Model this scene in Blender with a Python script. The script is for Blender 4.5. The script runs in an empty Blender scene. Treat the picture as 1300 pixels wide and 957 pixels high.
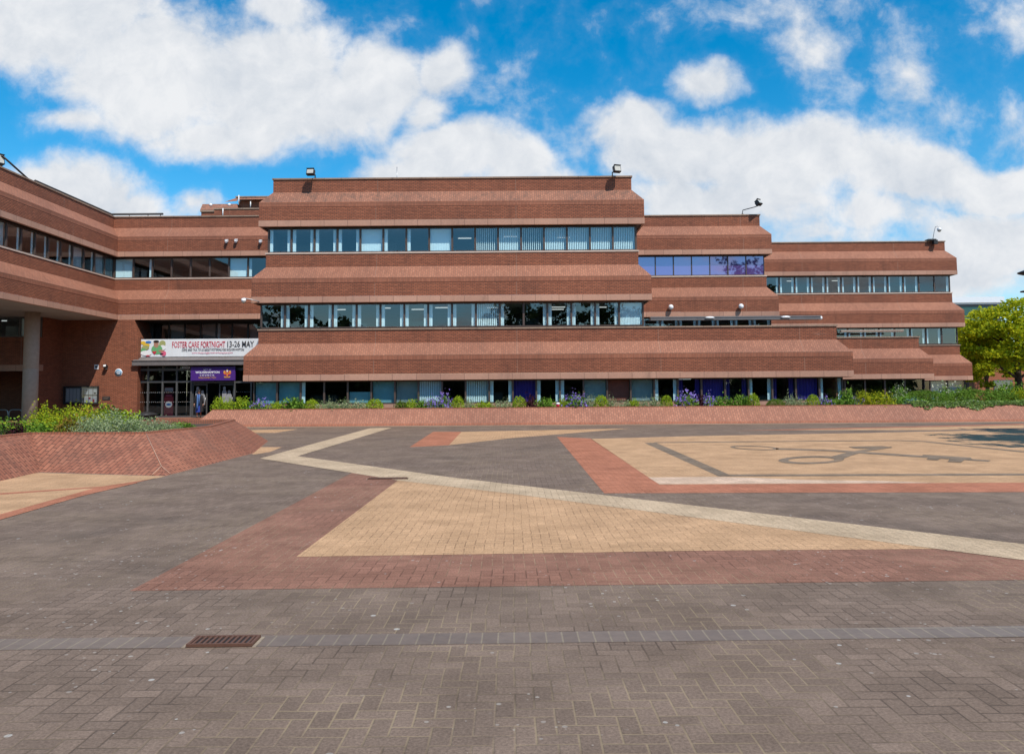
import bpy, bmesh, math, random
from mathutils import Vector, Matrix
random.seed(7)
R = math.radians
scene = bpy.context.scene
COL = scene.collection

# ------------------------------------------------------------------ camera
F, EYE = 1000.0, 1.6
TH, RO = math.atan(64/F), R(0.44)
_r = Vector((1, 0, 0)); FW = Vector((0, math.cos(TH), math.sin(TH))); _u = Vector((0, -math.sin(TH), math.cos(TH)))
RT = _r*math.cos(RO) - _u*math.sin(RO)
UP = _r*math.sin(RO) + _u*math.cos(RO)
def ray(px, py): return FW + RT*((px-650)/F) - UP*((py-434)/F)
def at(px, py, Y=None, Z=None):
    """world point seen at a photo position, at real depth Y or on the level Z"""
    d = ray(px, py)
    t = Y/d.y if Y is not None else (Z-EYE)/d.z
    return Vector((0, 0, EYE)) + d*t
cam_d = bpy.data.cameras.new('camera'); cam = bpy.data.objects.new('camera', cam_d); COL.objects.link(cam)
cam_d.sensor_fit = 'HORIZONTAL'; cam_d.sensor_width = 36; cam_d.lens = 36*F/1300
cam_d.shift_y = -44.5/1300
cam_d.clip_end = 3000; cam_d.clip_start = 0.05
m = Matrix((RT, UP, -FW)).transposed().to_4x4(); m.translation = (0, 0, EYE)
cam.matrix_world = m
scene.camera = cam

# ------------------------------------------------------------------ node helpers
class NT:
    def __init__(s, tree): s.t = tree; s.n = tree.nodes; s.l = tree.links
    def new(s, typ, **kw):
        n = s.n.new(typ)
        for k, v in kw.items(): setattr(n, k, v)
        return n
    def put(s, sock, v):
        if hasattr(v, 'is_output'): s.l.new(v, sock)
        else: sock.default_value = v
    def m(s, op, a, b=0.0, c=0.0, clamp=False):
        n = s.new('ShaderNodeMath', operation=op); n.use_clamp = clamp
        s.put(n.inputs[0], a); s.put(n.inputs[1], b); s.put(n.inputs[2], c)
        return n.outputs[0]
    def vm(s, op, a, b=(0, 0, 0), out=0):
        n = s.new('ShaderNodeVectorMath', operation=op)
        s.put(n.inputs[0], a); s.put(n.inputs[1], b)
        return n.outputs[out]
    def mix(s, fac, a, b, blend='MIX'):
        n = s.new('ShaderNodeMix', data_type='RGBA', blend_type=blend)
        s.put(n.inputs[0], fac); s.put(n.inputs[6], a); s.put(n.inputs[7], b)
        return n.outputs[2]
    def noise(s, vec, scale, detail=4, rough=0.55, dist=0.0):
        n = s.new('ShaderNodeTexNoise'); n.inputs['Scale'].default_value = scale
        n.inputs['Detail'].default_value = detail; n.inputs['Roughness'].default_value = rough; n.inputs['Distortion'].default_value = dist
        if vec is not None: s.l.new(vec, n.inputs['Vector'])
        return n.outputs[0]
    def ramp(s, fac, a, b):
        n = s.new('ShaderNodeMapRange', interpolation_type='SMOOTHSTEP'); n.clamp = True
        s.put(n.inputs[0], fac); n.inputs[1].default_value = a; n.inputs[2].default_value = b
        return n.outputs[0]
def rgb(r, g, b): return (r, g, b, 1)
def newmat(name):
    m = bpy.data.materials.new(name); m.use_nodes = True
    t = NT(m.node_tree); p = m.node_tree.nodes['Principled BSDF']
    return m, t, p
def plain(name, c, rough=0.6, metal=0.0, var=0.12, vs=3.0, spec=0.4):
    m, t, p = newmat(name)
    g = t.new('ShaderNodeNewGeometry').outputs['Position']
    f = t.noise(g, vs, 5)
    col = t.mix(f, rgb(*[x*(1-var*2) for x in c]), rgb(*[min(1, x*(1+var*2)) for x in c]))
    t.l.new(col, p.inputs['Base Color'])
    p.inputs['Roughness'].default_value = rough; p.inputs['Metallic'].default_value = metal
    p.inputs['Specular IOR Level'].default_value = spec
    return m
def brick(name, c1, c2, mortar, bw=0.225, rh=0.075, ms=0.011, stain=0.35, stc=(0.05, 0.03, 0.025), offset=0.5, bump=0.5, rough=0.75, bias=0.0, sthr=(0.52, 0.75), ss=0.9, upright=False, mj=0):
    m, t, p = newmat(name)
    uv = t.new('ShaderNodeUVMap').outputs[0]
    if upright:
        su = t.new('ShaderNodeSeparateXYZ'); t.l.new(uv, su.inputs[0]); cu = t.new('ShaderNodeCombineXYZ'); t.l.new(su.outputs[1], cu.inputs[0]); t.l.new(su.outputs[0], cu.inputs[1]); uv = cu.outputs[0]
    b = t.new('ShaderNodeTexBrick'); b.offset = offset
    t.l.new(uv, b.inputs['Vector'])
    b.inputs['Color1'].default_value = rgb(*c1); b.inputs['Color2'].default_value = rgb(*c2); b.inputs['Mortar'].default_value = rgb(*mortar)
    b.inputs['Scale'].default_value = 1; b.inputs['Mortar Size'].default_value = ms; b.inputs['Mortar Smooth'].default_value = 0.2
    b.inputs['Bias'].default_value = bias; b.inputs['Brick Width'].default_value = bw; b.inputs['Row Height'].default_value = rh
    g = t.new('ShaderNodeNewGeometry').outputs['Position']
    big = t.noise(g, 0.22, 5, 0.6); fine = t.noise(g, 14, 3, 0.6)
    st = t.vm('MULTIPLY', g, (1.0, 1.0, 0.35))
    streak = t.ramp(t.noise(st, ss, 6, 0.65, 0.6), *sthr)
    v1 = t.mix(t.ramp(big, 0.25, 0.75), rgb(0.84, 0.84, 0.86), rgb(1.14, 1.12, 1.1))
    v2 = t.mix(fine, rgb(0.8, 0.8, 0.8), rgb(1.2, 1.2, 1.2))
    c = t.mix(1.0, b.outputs[0], v1, 'MULTIPLY'); c = t.mix(1.0, c, v2, 'MULTIPLY')
    c = t.mix(t.m('MULTIPLY', streak, stain), c, rgb(*stc))
    run = t.ramp(t.noise(t.vm('MULTIPLY', g, (2.6, 2.6, 0.22)), 1.0, 6, 0.7), 0.54, 0.72)
    c = t.mix(t.m('MULTIPLY', run, stain*0.75), c, rgb(*[x*0.8 for x in stc]))
    bloom = t.ramp(t.noise(t.vm('MULTIPLY', g, (0.5, 0.5, 1.6)), 1.1, 8, 0.72), 0.64, 0.8)
    c = t.mix(t.m('MULTIPLY', bloom, 0.28), c, rgb(0.52, 0.36, 0.28))
    if mj:
        us = t.new('ShaderNodeSeparateXYZ'); t.l.new(t.new('ShaderNodeUVMap').outputs[0], us.inputs[0])
        fm = t.m('ABSOLUTE', t.m('SUBTRACT', t.m('FLOORED_MODULO', t.m('ADD', us.outputs[0], 3.4), mj), mj/2))
        c = t.mix(t.m('MULTIPLY', t.m('LESS_THAN', fm, 0.013), 0.6), c, rgb(0.3, 0.2, 0.15))
    t.l.new(c, p.inputs['Base Color'])
    p.inputs['Roughness'].default_value = rough; p.inputs['Specular IOR Level'].default_value = 0.25
    bp = t.new('ShaderNodeBump'); bp.invert = True; bp.inputs['Strength'].default_value = bump; bp.inputs['Distance'].default_value = 0.012
    t.l.new(b.outputs[1], bp.inputs['Height']); t.l.new(bp.outputs[0], p.inputs['Normal'])
    return m
def paver_group():
    """ninety degree herringbone of 200 x 100 mm pavers: joint mask and one random number per paver"""
    gt = bpy.data.node_groups.new('herringbone', 'ShaderNodeTree')
    gt.interface.new_socket('Vector', in_out='INPUT', socket_type='NodeSocketVector')
    gt.interface.new_socket('Joint', in_out='OUTPUT', socket_type='NodeSocketFloat')
    gt.interface.new_socket('Random', in_out='OUTPUT', socket_type='NodeSocketFloat')
    t = NT(gt); gi = t.new('NodeGroupInput'); go = t.new('NodeGroupOutput')
    v = t.vm('SCALE', gi.outputs[0]); v.node.inputs['Scale'].default_value = 10.0
    sp = t.new('ShaderNodeSeparateXYZ'); t.l.new(v, sp.inputs[0])
    i = t.m('FLOOR', sp.outputs[0]); j = t.m('FLOOR', sp.outputs[1])
    u = t.m('SUBTRACT', sp.outputs[0], i); w = t.m('SUBTRACT', sp.outputs[1], j)
    k = t.m('FLOORED_MODULO', t.m('SUBTRACT', i, j), 4.0)
    is0 = t.m('COMPARE', k, 0.0, 0.1); is1 = t.m('COMPARE', k, 1.0, 0.1); is2 = t.m('COMPARE', k, 2.0, 0.1); is3 = t.m('COMPARE', k, 3.0, 0.1)
    dl = t.m('ADD', u, is1); dr = t.m('ADD', t.m('SUBTRACT', 1.0, u), is0)
    db = t.m('ADD', w, is2); dt = t.m('ADD', t.m('SUBTRACT', 1.0, w), is3)
    d = t.m('MINIMUM', t.m('MINIMUM', dl, dr), t.m('MINIMUM', db, dt))
    jn = t.new('ShaderNodeMapRange', interpolation_type='SMOOTHSTEP'); t.l.new(d, jn.inputs[0])
    jn.inputs[1].default_value = 0.025; jn.inputs[2].default_value = 0.08; jn.inputs[3].default_value = 1; jn.inputs[4].default_value = 0
    oi = t.m('SUBTRACT', i, is1); oj = t.m('SUBTRACT', j, is2)
    cb = t.new('ShaderNodeCombineXYZ'); t.l.new(oi, cb.inputs[0]); t.l.new(oj, cb.inputs[1])
    wn = t.new('ShaderNodeTexWhiteNoise', noise_dimensions='2D'); t.l.new(cb.outputs[0], wn.inputs['Vector'])
    t.l.new(jn.outputs[0], go.inputs[0]); t.l.new(wn.outputs[0], go.inputs[1])
    return gt
HB = paver_group()
def paving(name, c, joint, spread=0.22, jmix=0.75, dirt=0.5, dirtc=(0.06, 0.05, 0.045), spots=1.0, bump=0.35, rot=0.0):
    m, t, p = newmat(name)
    g = t.new('ShaderNodeNewGeometry').outputs['Position']
    gv = g
    if rot:
        mp = t.new('ShaderNodeMapping'); mp.inputs['Rotation'].default_value = (0, 0, rot); t.l.new(g, mp.inputs[0]); gv = mp.outputs[0]
    # a little wander so that no course is dead straight
    wob = t.new('ShaderNodeTexNoise'); wob.inputs['Scale'].default_value = 0.8; t.l.new(gv, wob.inputs['Vector'])
    off = t.vm('SCALE', t.vm('SUBTRACT', wob.outputs[1], (0.5, 0.5, 0.5))); off.node.inputs['Scale'].default_value = 0.05
    gv = t.vm('ADD', gv, off)
    h = t.new('ShaderNodeGroup'); h.node_tree = HB; t.l.new(gv, h.inputs[0])
    lo = rgb(*[x*(1-spread) for x in c]); hi = rgb(*[x*(1+spread) for x in c])
    col = t.mix(h.outputs[1], lo, hi)
    fine = t.noise(g, 60, 6, 0.75)
    col = t.mix(1.0, col, t.mix(t.ramp(fine, 0.25, 0.75), rgb(0.62, 0.62, 0.63), rgb(1.38, 1.38, 1.36)), 'MULTIPLY')
    scuff = t.ramp(t.noise(t.vm('MULTIPLY', g, (1.0, 2.2, 1.0)), 5.5, 8, 0.72, 0.8), 0.6, 0.74)
    col = t.mix(t.m('MULTIPLY', scuff, 0.3*spots), col, rgb(*[min(1, x*1.75) for x in c]))
    jn = t.noise(g, 2.2, 4, 0.6)
    jc = t.mix(t.ramp(t.noise(g, 0.55, 4, 0.6), 0.42, 0.58), rgb(*joint), rgb(*[x*.33 for x in c]))  # some joints are sandy, others coloured dark as shadowed gaps
    col = t.mix(t.m('MULTIPLY', h.outputs[0], t.m('MULTIPLY', t.ramp(jn, 0.22, 0.55), jmix)), col, jc)
    big = t.noise(g, 0.35, 6, 0.62, 0.4)
    col = t.mix(t.m('MULTIPLY', t.ramp(big, 0.5, 0.78), dirt), col, rgb(*dirtc))
    med = t.noise(g, 1.3, 6, 0.6)
    col = t.mix(1.0, col, t.mix(t.ramp(med, 0.25, 0.75), rgb(0.84, 0.83, 0.82), rgb(1.16, 1.16, 1.17)), 'MULTIPLY')
    # trodden gum and droppings
    vo = t.new('ShaderNodeTexVoronoi', feature='F1'); vo.inputs['Scale'].default_value = 7.0; vo.inputs['Randomness'].default_value = 1.0
    t.l.new(g, vo.inputs['Vector'])
    cl = t.ramp(t.noise(g, 0.7, 3), 0.42, 0.62)
    wn = t.new('ShaderNodeTexWhiteNoise', noise_dimensions='3D'); t.l.new(vo.outputs['Position'], wn.inputs['Vector'])
    rad = t.m('MULTIPLY', t.m('POWER', wn.outputs[0], 2.5), 0.15)
    sm = t.m('MULTIPLY', t.m('LESS_THAN', vo.outputs['Distance'], rad), t.m('MULTIPLY', cl, 0.55*spots))
    col = t.mix(sm, col, rgb(0.5, 0.48, 0.44))
    vf = t.new('ShaderNodeTexVoronoi', feature='F1'); vf.inputs['Scale'].default_value = 19.0; t.l.new(g, vf.inputs['Vector'])
    wf = t.new('ShaderNodeTexWhiteNoise', noise_dimensions='3D'); t.l.new(vf.outputs['Position'], wf.inputs['Vector'])
    cf = t.ramp(t.noise(g, 0.45, 4, 0.6), 0.48, 0.64)
    sf = t.m('MULTIPLY', t.m('LESS_THAN', vf.outputs['Distance'], t.m('MULTIPLY', t.m('POWER', wf.outputs[0], 4.0), 0.3)), t.m('MULTIPLY', cf, 0.6*spots))
    col = t.mix(sf, col, rgb(0.48, 0.44, 0.39))
    t.l.new(col, p.inputs['Base Color'])
    p.inputs['Roughness'].default_value = 0.85; p.inputs['Specular IOR Level'].default_value = 0.12
    hgt = t.m('ADD', t.m('MULTIPLY', h.outputs[0], -1.0), t.m('MULTIPLY', h.outputs[1], 0.5))
    bp = t.new('ShaderNodeBump'); bp.inputs['Strength'].default_value = bump; bp.inputs['Distance'].default_value = 0.01
    t.l.new(hgt, bp.inputs['Height']); t.l.new(bp.outputs[0], p.inputs['Normal'])
    return m
def leafmat(name, a, b, trans=0.3, rough=0.5):
    m, t, p = newmat(name)
    g = t.new('ShaderNodeNewGeometry')
    col = t.mix(g.outputs['Random Per Island'], rgb(*a), rgb(*b))
    t.l.new(col, p.inputs['Base Color']); p.inputs['Roughness'].default_value = .65; p.inputs['Specular IOR Level'].default_value = 0.08
    tr = t.new('ShaderNodeBsdfTranslucent'); t.l.new(col, tr.inputs[0])
    mx = t.new('ShaderNodeMixShader'); mx.inputs[0].default_value = trans
    t.l.new(p.outputs[0], mx.inputs[1]); t.l.new(tr.outputs[0], mx.inputs[2])
    t.l.new(mx.outputs[0], t.n['Material Output'].inputs[0])
    return m
def glassmat(name, tint, refl=0.14, gl=(0.9, 0.97, 1.0), gain=1.3):
    m, t, p = newmat(name)
    t.n.remove(p)
    a = t.new('ShaderNodeBsdfTransparent'); a.inputs[0].default_value = rgb(*tint)
    b = t.new('ShaderNodeBsdfGlossy'); b.inputs[0].default_value = rgb(*gl); b.inputs['Roughness'].default_value = 0.01
    gm = t.new('ShaderNodeNewGeometry'); ct = t.m('ABSOLUTE', t.vm('DOT_PRODUCT', gm.outputs['Normal'], gm.outputs['Incoming'], 1))
    fr = t.m('ADD', t.m('MULTIPLY', t.m('POWER', t.m('SUBTRACT', 1.0, ct, clamp=True), 5.0), .96), .04)
    mx = t.new('ShaderNodeMixShader')
    t.l.new(t.m('ADD', t.m('MULTIPLY', fr, gain), refl, clamp=True), mx.inputs[0])
    t.l.new(a.outputs[0], mx.inputs[1]); t.l.new(b.outputs[0], mx.inputs[2])
    t.l.new(mx.outputs[0], t.n['Material Output'].inputs[0])
    return m
def emit(name, c, s):
    m, t, p = newmat(name)
    p.inputs['Base Color'].default_value = rgb(0.8, 0.8, 0.8)
    p.inputs['Emission Color'].default_value = rgb(*c); p.inputs['Emission Strength'].default_value = s
    return m

M = {}
M['brick'] = brick('wall brick', (0.385, 0.13, 0.068), (0.275, 0.088, 0.046), (0.13, 0.063, 0.042), ms=0.014, stain=0.32, bump=0.9, mj=7.32)
M['soldier'] = brick('soldier brick', (0.38, 0.142, 0.08), (0.3, 0.104, 0.058), (0.17, 0.09, 0.062), bw=0.075, rh=0.235, offset=0.0, stain=0.2)
M['slope'] = brick('sloping brick', (0.375, 0.16, 0.097), (0.295, 0.12, 0.073), (0.25, 0.125, 0.083), bw=0.225, rh=0.112, ms=0.014, stain=0.35, stc=(0.19, 0.09, 0.062), upright=True, bump=0.9, mj=7.32)
M['slope_old'] = brick('weathered sloping brick', (0.37, 0.162, 0.1), (0.28, 0.12, 0.075), (0.23, 0.12, 0.083), bw=0.225, rh=0.112, ms=0.014, stain=0.7, stc=(0.15, 0.085, 0.062), sthr=(0.46, 0.66), ss=3.5, upright=True, bump=0.9)
M['plinth'] = brick('plinth brick', (0.41, 0.182, 0.115), (0.31, 0.13, 0.082), (0.26, 0.13, 0.09), bw=0.225, rh=0.112, ms=0.013, stain=0.35, stc=(0.2, 0.105, 0.075), bump=0.9, upright=True)
M['planter'] = brick('planter brick', (0.35, 0.142, 0.085), (0.265, 0.1, 0.06), (0.12, 0.058, 0.04), bw=0.23, rh=0.115, ms=0.009, stain=0.5, stc=(0.15, 0.078, 0.055), bump=1.0, sthr=(0.48, 0.72), upright=True)
M['stone'] = brick('lintel stone', (0.48, 0.27, 0.19), (0.42, 0.23, 0.16), (0.2, 0.11, 0.08), bw=1.22, rh=5.0, ms=0.012, stain=0.35, stc=(0.2, 0.12, 0.09), offset=0.0, bump=0.2, ss=2.0)
M['coping'] = brick('coping stone', (0.33, 0.23, 0.165), (0.28, 0.19, 0.14), (0.12, 0.08, 0.06), bw=0.9, rh=5.0, ms=0.01, stain=0.35, offset=0.0, bump=0.2, ss=2.0)
M['sill'] = plain('pale sill', (0.55, 0.42, 0.34), 0.7)
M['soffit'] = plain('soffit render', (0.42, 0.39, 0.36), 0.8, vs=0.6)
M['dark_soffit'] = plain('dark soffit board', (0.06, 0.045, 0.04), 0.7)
M['roof'] = plain('roof felt', (0.16, 0.15, 0.14), 0.9)
M['bronze'] = plain('bronze frame', (0.1, 0.068, 0.055), 0.45, 0.2)
M['greyframe'] = plain('grey frame', (0.1, 0.1, 0.1), 0.45, 0.2)
M['glass'] = glassmat('window glass', (0.82, 0.95, 0.98), 0.06)
M['glass_dark'] = glassmat('ground floor glass', (0.78, 0.92, 0.95), 0.03)
M['glass_clear'] = glassmat('entrance glass', (0.6, 0.64, 0.66), 0.03)
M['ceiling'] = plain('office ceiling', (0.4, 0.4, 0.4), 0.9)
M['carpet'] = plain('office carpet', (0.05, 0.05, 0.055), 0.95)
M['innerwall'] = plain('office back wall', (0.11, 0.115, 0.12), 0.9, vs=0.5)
M['tube'] = emit('ceiling tube', (1, 0.97, 0.92), .7)
M['blind'] = plain('blind fabric', (0.86, 0.92, 0.92), 0.8, var=.03)
M['cyan'] = plain('pale cyan board', (0.2, 0.37, 0.4), 0.7)
M['purple_cloth'] = plain('purple curtain', (0.075, 0.035, 0.26), 0.85)
M['greyboard'] = plain('grey board', (0.3, 0.33, 0.32), 0.8)
M['redboard'] = plain('red board', (0.32, 0.07, 0.045), 0.7)
M['concrete'] = plain('column concrete', (0.45, 0.335, 0.26), 0.8, var=0.1, vs=6)
M['black'] = plain('black paint', (0.025, 0.024, 0.024), 0.45)
M['darkmetal'] = plain('dark metal', (0.05, 0.045, 0.045), 0.45, 0.4)
M['steel'] = plain('galvanised steel', (0.45, 0.45, 0.45), 0.4, 0.7)
M['white'] = plain('white enamel', (0.8, 0.8, 0.8), 0.3, var=0.03)
M['lampglass'] = plain('lamp glass', (0.5, 0.48, 0.42), 0.15, spec=0.7)
M['canopy'] = plain('canopy metal', (0.19, 0.17, 0.165), 0.5, 0.2)
M['soil'] = plain('soil', (0.07, 0.045, 0.03), 0.95, vs=8)
M['mortar'] = plain('pale mortar', (0.5, 0.31, 0.22), 0.9, var=.25, vs=9)
M['rust'] = plain('rusty iron', (0.14, 0.068, 0.045), 0.75, 0.2, vs=30)
M['pave'] = paving('dark paving', (0.18, 0.129, 0.098), (0.33, 0.25, 0.15), 0.12, 0.6, 0.5, (0.085, 0.067, 0.056), 1.2)
M['pave_buff'] = paving('buff paving', (0.475, 0.29, 0.162), (0.31, 0.182, 0.095), 0.06, 0.6, 0.3, (0.33, 0.19, 0.1), 0.3)
M['pave_red'] = paving('red paving', (0.39, 0.155, 0.09), (0.27, 0.11, 0.07), 0.09, 0.6, 0.3, (0.24, 0.1, 0.065), 0.5)
M['pave_brown'] = paving('brown red paving', (0.245, 0.121, 0.083), (0.33, 0.23, 0.14), 0.1, 0.65, 0.5, (0.12, 0.075, 0.057), 1.2)
M['pave_cream'] = paving('cream paving', (0.475, 0.352, 0.232), (0.37, 0.26, 0.165), 0.06, 0.6, 0.3, (0.36, 0.26, 0.16), 0.3)
M['pave_pale'] = paving('salt bleached paving', (0.55, 0.39, 0.28), (0.42, 0.28, 0.18), 0.1, 0.6, 0.4, (0.46, 0.28, 0.16), 0.2)
M['pave_key'] = paving('slate paving', (0.2, 0.15, 0.108), (0.36, 0.24, 0.14), 0.14, 0.8, 0.8, (0.3, 0.195, 0.115))
M['grout'] = plain('drain mortar', (0.3, 0.235, 0.17), 0.9, var=.3, vs=25)
M['pave_edge'] = plain('kerb concrete', (0.55, 0.41, 0.27), 0.8)
M['pave_channel'] = brick('channel brick', (0.19, 0.145, 0.115), (0.165, 0.125, 0.098), (0.25, 0.2, 0.14), bw=0.105, rh=0.6, ms=0.006, stain=0.5, stc=(0.13, 0.1, 0.085), offset=0.0, bump=0.4, rough=0.45, ss=2.5)

# ------------------------------------------------------------------ mesh builder
class MB:
    def __init__(s): s.v = []; s.f = []; s.mi = []; s.mats = []; s.sm = []
    def mat(s, m):
        if m not in s.mats: s.mats.append(m)
        return s.mats.index(m)
    def face(s, pts, m, smooth=False):
        b = len(s.v); s.v += [tuple(p) for p in pts]; s.f.append(tuple(range(b, b+len(pts)))); s.mi.append(s.mat(m)); s.sm.append(smooth)
    def add(s, verts, faces, m, smooth=False):
        b = len(s.v); s.v += [tuple(p) for p in verts]; k = s.mat(m)
        for f in faces: s.f.append(tuple(b+i for i in f)); s.mi.append(k); s.sm.append(smooth)
    def box(s, x0, x1, y0, y1, z0, z1, m):
        v = [(x0,y0,z0),(x1,y0,z0),(x1,y1,z0),(x0,y1,z0),(x0,y0,z1),(x1,y0,z1),(x1,y1,z1),(x0,y1,z1)]
        s.add(v, [(3,2,1,0),(4,5,6,7),(0,1,5,4),(1,2,6,5),(2,3,7,6),(3,0,4,7)], m)
    def obox(s, c, size, rot, m):
        """box of a size about a centre, turned by a rotation matrix"""
        v = []
        for z in (-.5, .5):
            for x, y in ((-.5,-.5),(.5,-.5),(.5,.5),(-.5,.5)):
                v.append(Vector(c) + rot @ Vector((x*size[0], y*size[1], z*size[2])))
        s.add(v, [(3,2,1,0),(4,5,6,7),(0,1,5,4),(1,2,6,5),(2,3,7,6),(3,0,4,7)], m)
    def prism(s, poly, z0, z1, m, side=None, bottom=True):
        n = len(poly)
        ar = sum(poly[i][0]*poly[(i+1)%n][1]-poly[(i+1)%n][0]*poly[i][1] for i in range(n))
        if ar < 0: poly = poly[::-1]
        s.face([(p[0], p[1], z1) for p in poly], m)
        if bottom: s.face([(p[0], p[1], z0) for p in poly[::-1]], m)
        for i in range(n):
            a, b = poly[i], poly[(i+1)%n]
            s.face([(a[0],a[1],z0),(b[0],b[1],z0),(b[0],b[1],z1),(a[0],a[1],z1)], side or m)
    def tube(s, pts, r, m, n=8, cap=True):
        pts = [Vector(p) for p in pts]; rr = r if isinstance(r, (list, tuple)) else [r]*len(pts)
        rings = []; prev = None
        for i, p in enumerate(pts):
            d = (pts[min(i+1, len(pts)-1)] - pts[max(i-1, 0)]).normalized()
            a = prev if prev is not None else (Vector((0, 0, 1)) if abs(d.z) < 0.9 else Vector((1, 0, 0)))
            x = (a - d*a.dot(d)).normalized(); y = d.cross(x); prev = x
            rings.append([p + (x*math.cos(2*math.pi*k/n) + y*math.sin(2*math.pi*k/n))*rr[i] for k in range(n)])
        v = [q for rg in rings for q in rg]; f = []
        for i in range(len(rings)-1):
            for k in range(n): f.append((i*n+k, i*n+(k+1)%n, (i+1)*n+(k+1)%n, (i+1)*n+k))
        if cap: f.append(tuple(range(n))[::-1]); f.append(tuple((len(rings)-1)*n+k for k in range(n)))
        s.add(v, f, m, True)
    def lathe(s, c, prof, m, n=16, axis='Z'):
        v = []; f = []
        for (r, h) in prof:
            for k in range(n):
                a = 2*math.pi*k/n; x, y = r*math.cos(a), r*math.sin(a)
                v.append((c[0]+x, c[1]+y, c[2]+h) if axis == 'Z' else (c[0]+x, c[1]-h, c[2]+y))
        for i in range(len(prof)-1):
            for k in range(n): f.append((i*n+k, i*n+(k+1)%n, (i+1)*n+(k+1)%n, (i+1)*n+k))
        f.append(tuple(range(n))[::-1]); f.append(tuple((len(prof)-1)*n+k for k in range(n)))
        s.add(v, f, m, True)
    def sphere(s, c, r, m, n=14, sc=(1, 1, 1)):
        v = []; f = []; h = n//2
        for i in range(h+1):
            a = math.pi*i/h
            for k in range(n):
                b = 2*math.pi*k/n
                v.append((c[0]+r*sc[0]*math.sin(a)*math.cos(b), c[1]+r*sc[1]*math.sin(a)*math.sin(b), c[2]+r*sc[2]*math.cos(a)))
        for i in range(h):
            for k in range(n): f.append((i*n+k, (i+1)*n+k, (i+1)*n+(k+1)%n, i*n+(k+1)%n))
        s.add(v, f, m, True)
    def mesh(s, name, uv=True):
        me = bpy.data.meshes.new(name); me.from_pydata(s.v, [], s.f)
        for m in s.mats: me.materials.append(m)
        me.polygons.foreach_set('material_index', s.mi); me.polygons.foreach_set('use_smooth', s.sm)
        if uv:
            lay = me.uv_layers.new(name='UVMap'); Z = Vector((0, 0, 1)); vs = me.vertices
            for pl in me.polygons:
                n = pl.normal
                if abs(n.z) > 0.95: t, b = Vector((1, 0, 0)), Vector((0, 1, 0))
                else:
                    t = Z.cross(n).normalized(); b = n.cross(t)
                for li in pl.loop_indices:
                    p = vs[me.loops[li].vertex_index].co; lay.data[li].uv = (p.dot(t), p.dot(b))
        me.update(); return me
    def build(s, name, parent=None, loc=None, uv=True):
        o = bpy.data.objects.new(name, s.mesh(name, uv)); COL.objects.link(o)
        if parent is not None: o.parent = parent
        if loc is not None: o.location = loc
        return o
def tag(o, label=None, cat=None, group=None, kind=None):
    if label: o['label'] = label
    if cat: o['category'] = cat
    if group: o['group'] = group
    if kind: o['kind'] = kind
    return o
def empty(name, loc, label, cat, group=None, rz=0.0):
    o = bpy.data.objects.new(name, None); COL.objects.link(o); o.location = loc; o.rotation_euler = (0, 0, rz)
    o.empty_display_size = 0.3
    return tag(o, label, cat, group)
def link(name, me, parent=None, loc=(0, 0, 0), rot=(0, 0, 0), sc=(1, 1, 1)):
    o = bpy.data.objects.new(name, me); COL.objects.link(o); o.parent = parent; o.location = loc; o.rotation_euler = rot; o.scale = sc
    return o
def textmesh(s, width, height, bold=0.0, ext=0.004, sh=0.0, space=1.0):
    cu = bpy.data.curves.new('lettering', 'FONT'); cu.body = s; cu.extrude = ext; cu.offset = bold; cu.size = 1; cu.shear = sh; cu.space_character = space
    cu.resolution_u = 3
    o = bpy.data.objects.new('lettering', cu); COL.objects.link(o)
    bpy.context.view_layer.update()
    me = bpy.data.meshes.new_from_object(o.evaluated_get(bpy.context.evaluated_depsgraph_get()))
    bpy.data.objects.remove(o); bpy.data.curves.remove(cu)
    xs = [v.co.x for v in me.vertices]; ys = [v.co.y for v in me.vertices]
    x0, x1, y0, y1 = min(xs), max(xs), min(ys), max(ys)
    for v in me.vertices:
        v.co = ((v.co.x-x0)/(x1-x0)*width, -v.co.z, (v.co.y-y0)/(y1-y0)*height)
    return me
def lettering(parent, s, x0, x1, z0, z1, y, mat, name='lettering', **kw):
    me = textmesh(s, x1-x0, z1-z0, **kw); me.materials.clear(); me.materials.append(mat)
    return link(name, me, parent, (x0, y, z0))

# ------------------------------------------------------------------ setting: ground and paving
mb = MB(); mb.face([(-500, -500, 0), (500, -500, 0), (500, 900, 0), (-500, 900, 0)], M['pave'])
tag(mb.build('ground'), kind='structure')
def pave(name, pts, mat, z):
    p = [at(x, y, Z=0) for x, y in pts]
    n = len(p); ar = sum(p[i].x*p[(i+1)%n].y-p[(i+1)%n].x*p[i].y for i in range(n))
    if ar < 0: p = p[::-1]
    b = MB(); b.face([(q.x, q.y, z*.5) for q in p], M[mat])
    o = b.build(name); tag(o, kind='structure')
    return o
pave('brown_red_paving', [(447, 600), (505, 609.5), (650, 626), (1300, 711), (1420, 729), (1420, 733), (1300, 736), (980, 740), (650, 744), (165, 750)], 'pave_brown', 0.004)
pave('buff_paving', [(376, 707), (505, 610), (575, 615), (650, 626.5), (1180, 695.5), (1190, 697), (900, 699), (650, 703)], 'pave_buff', 0.008)
pave('cream_paving', [(330, 582), (470, 543.5), (497, 543.2), (378, 579), (572, 606), (650, 615), (1300, 691), (1420, 706), (1420, 729), (1300, 711.5), (650, 627), (505, 610), (447, 600.5)], 'pave_cream', 0.012)
pave('red_paving', [(707, 554.5), (750, 556.5), (837, 615), (1300, 612.5), (1600, 611), (1600, 622.5), (1300, 624.5), (767, 626)], 'pave_red', 0.004)
pave('buff_paving', [(750, 557), (900, 553), (1100, 549.5), (1300, 545), (1600, 539), (1600, 611), (1300, 612.5), (837, 615)], 'pave_buff', 0.004)
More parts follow.
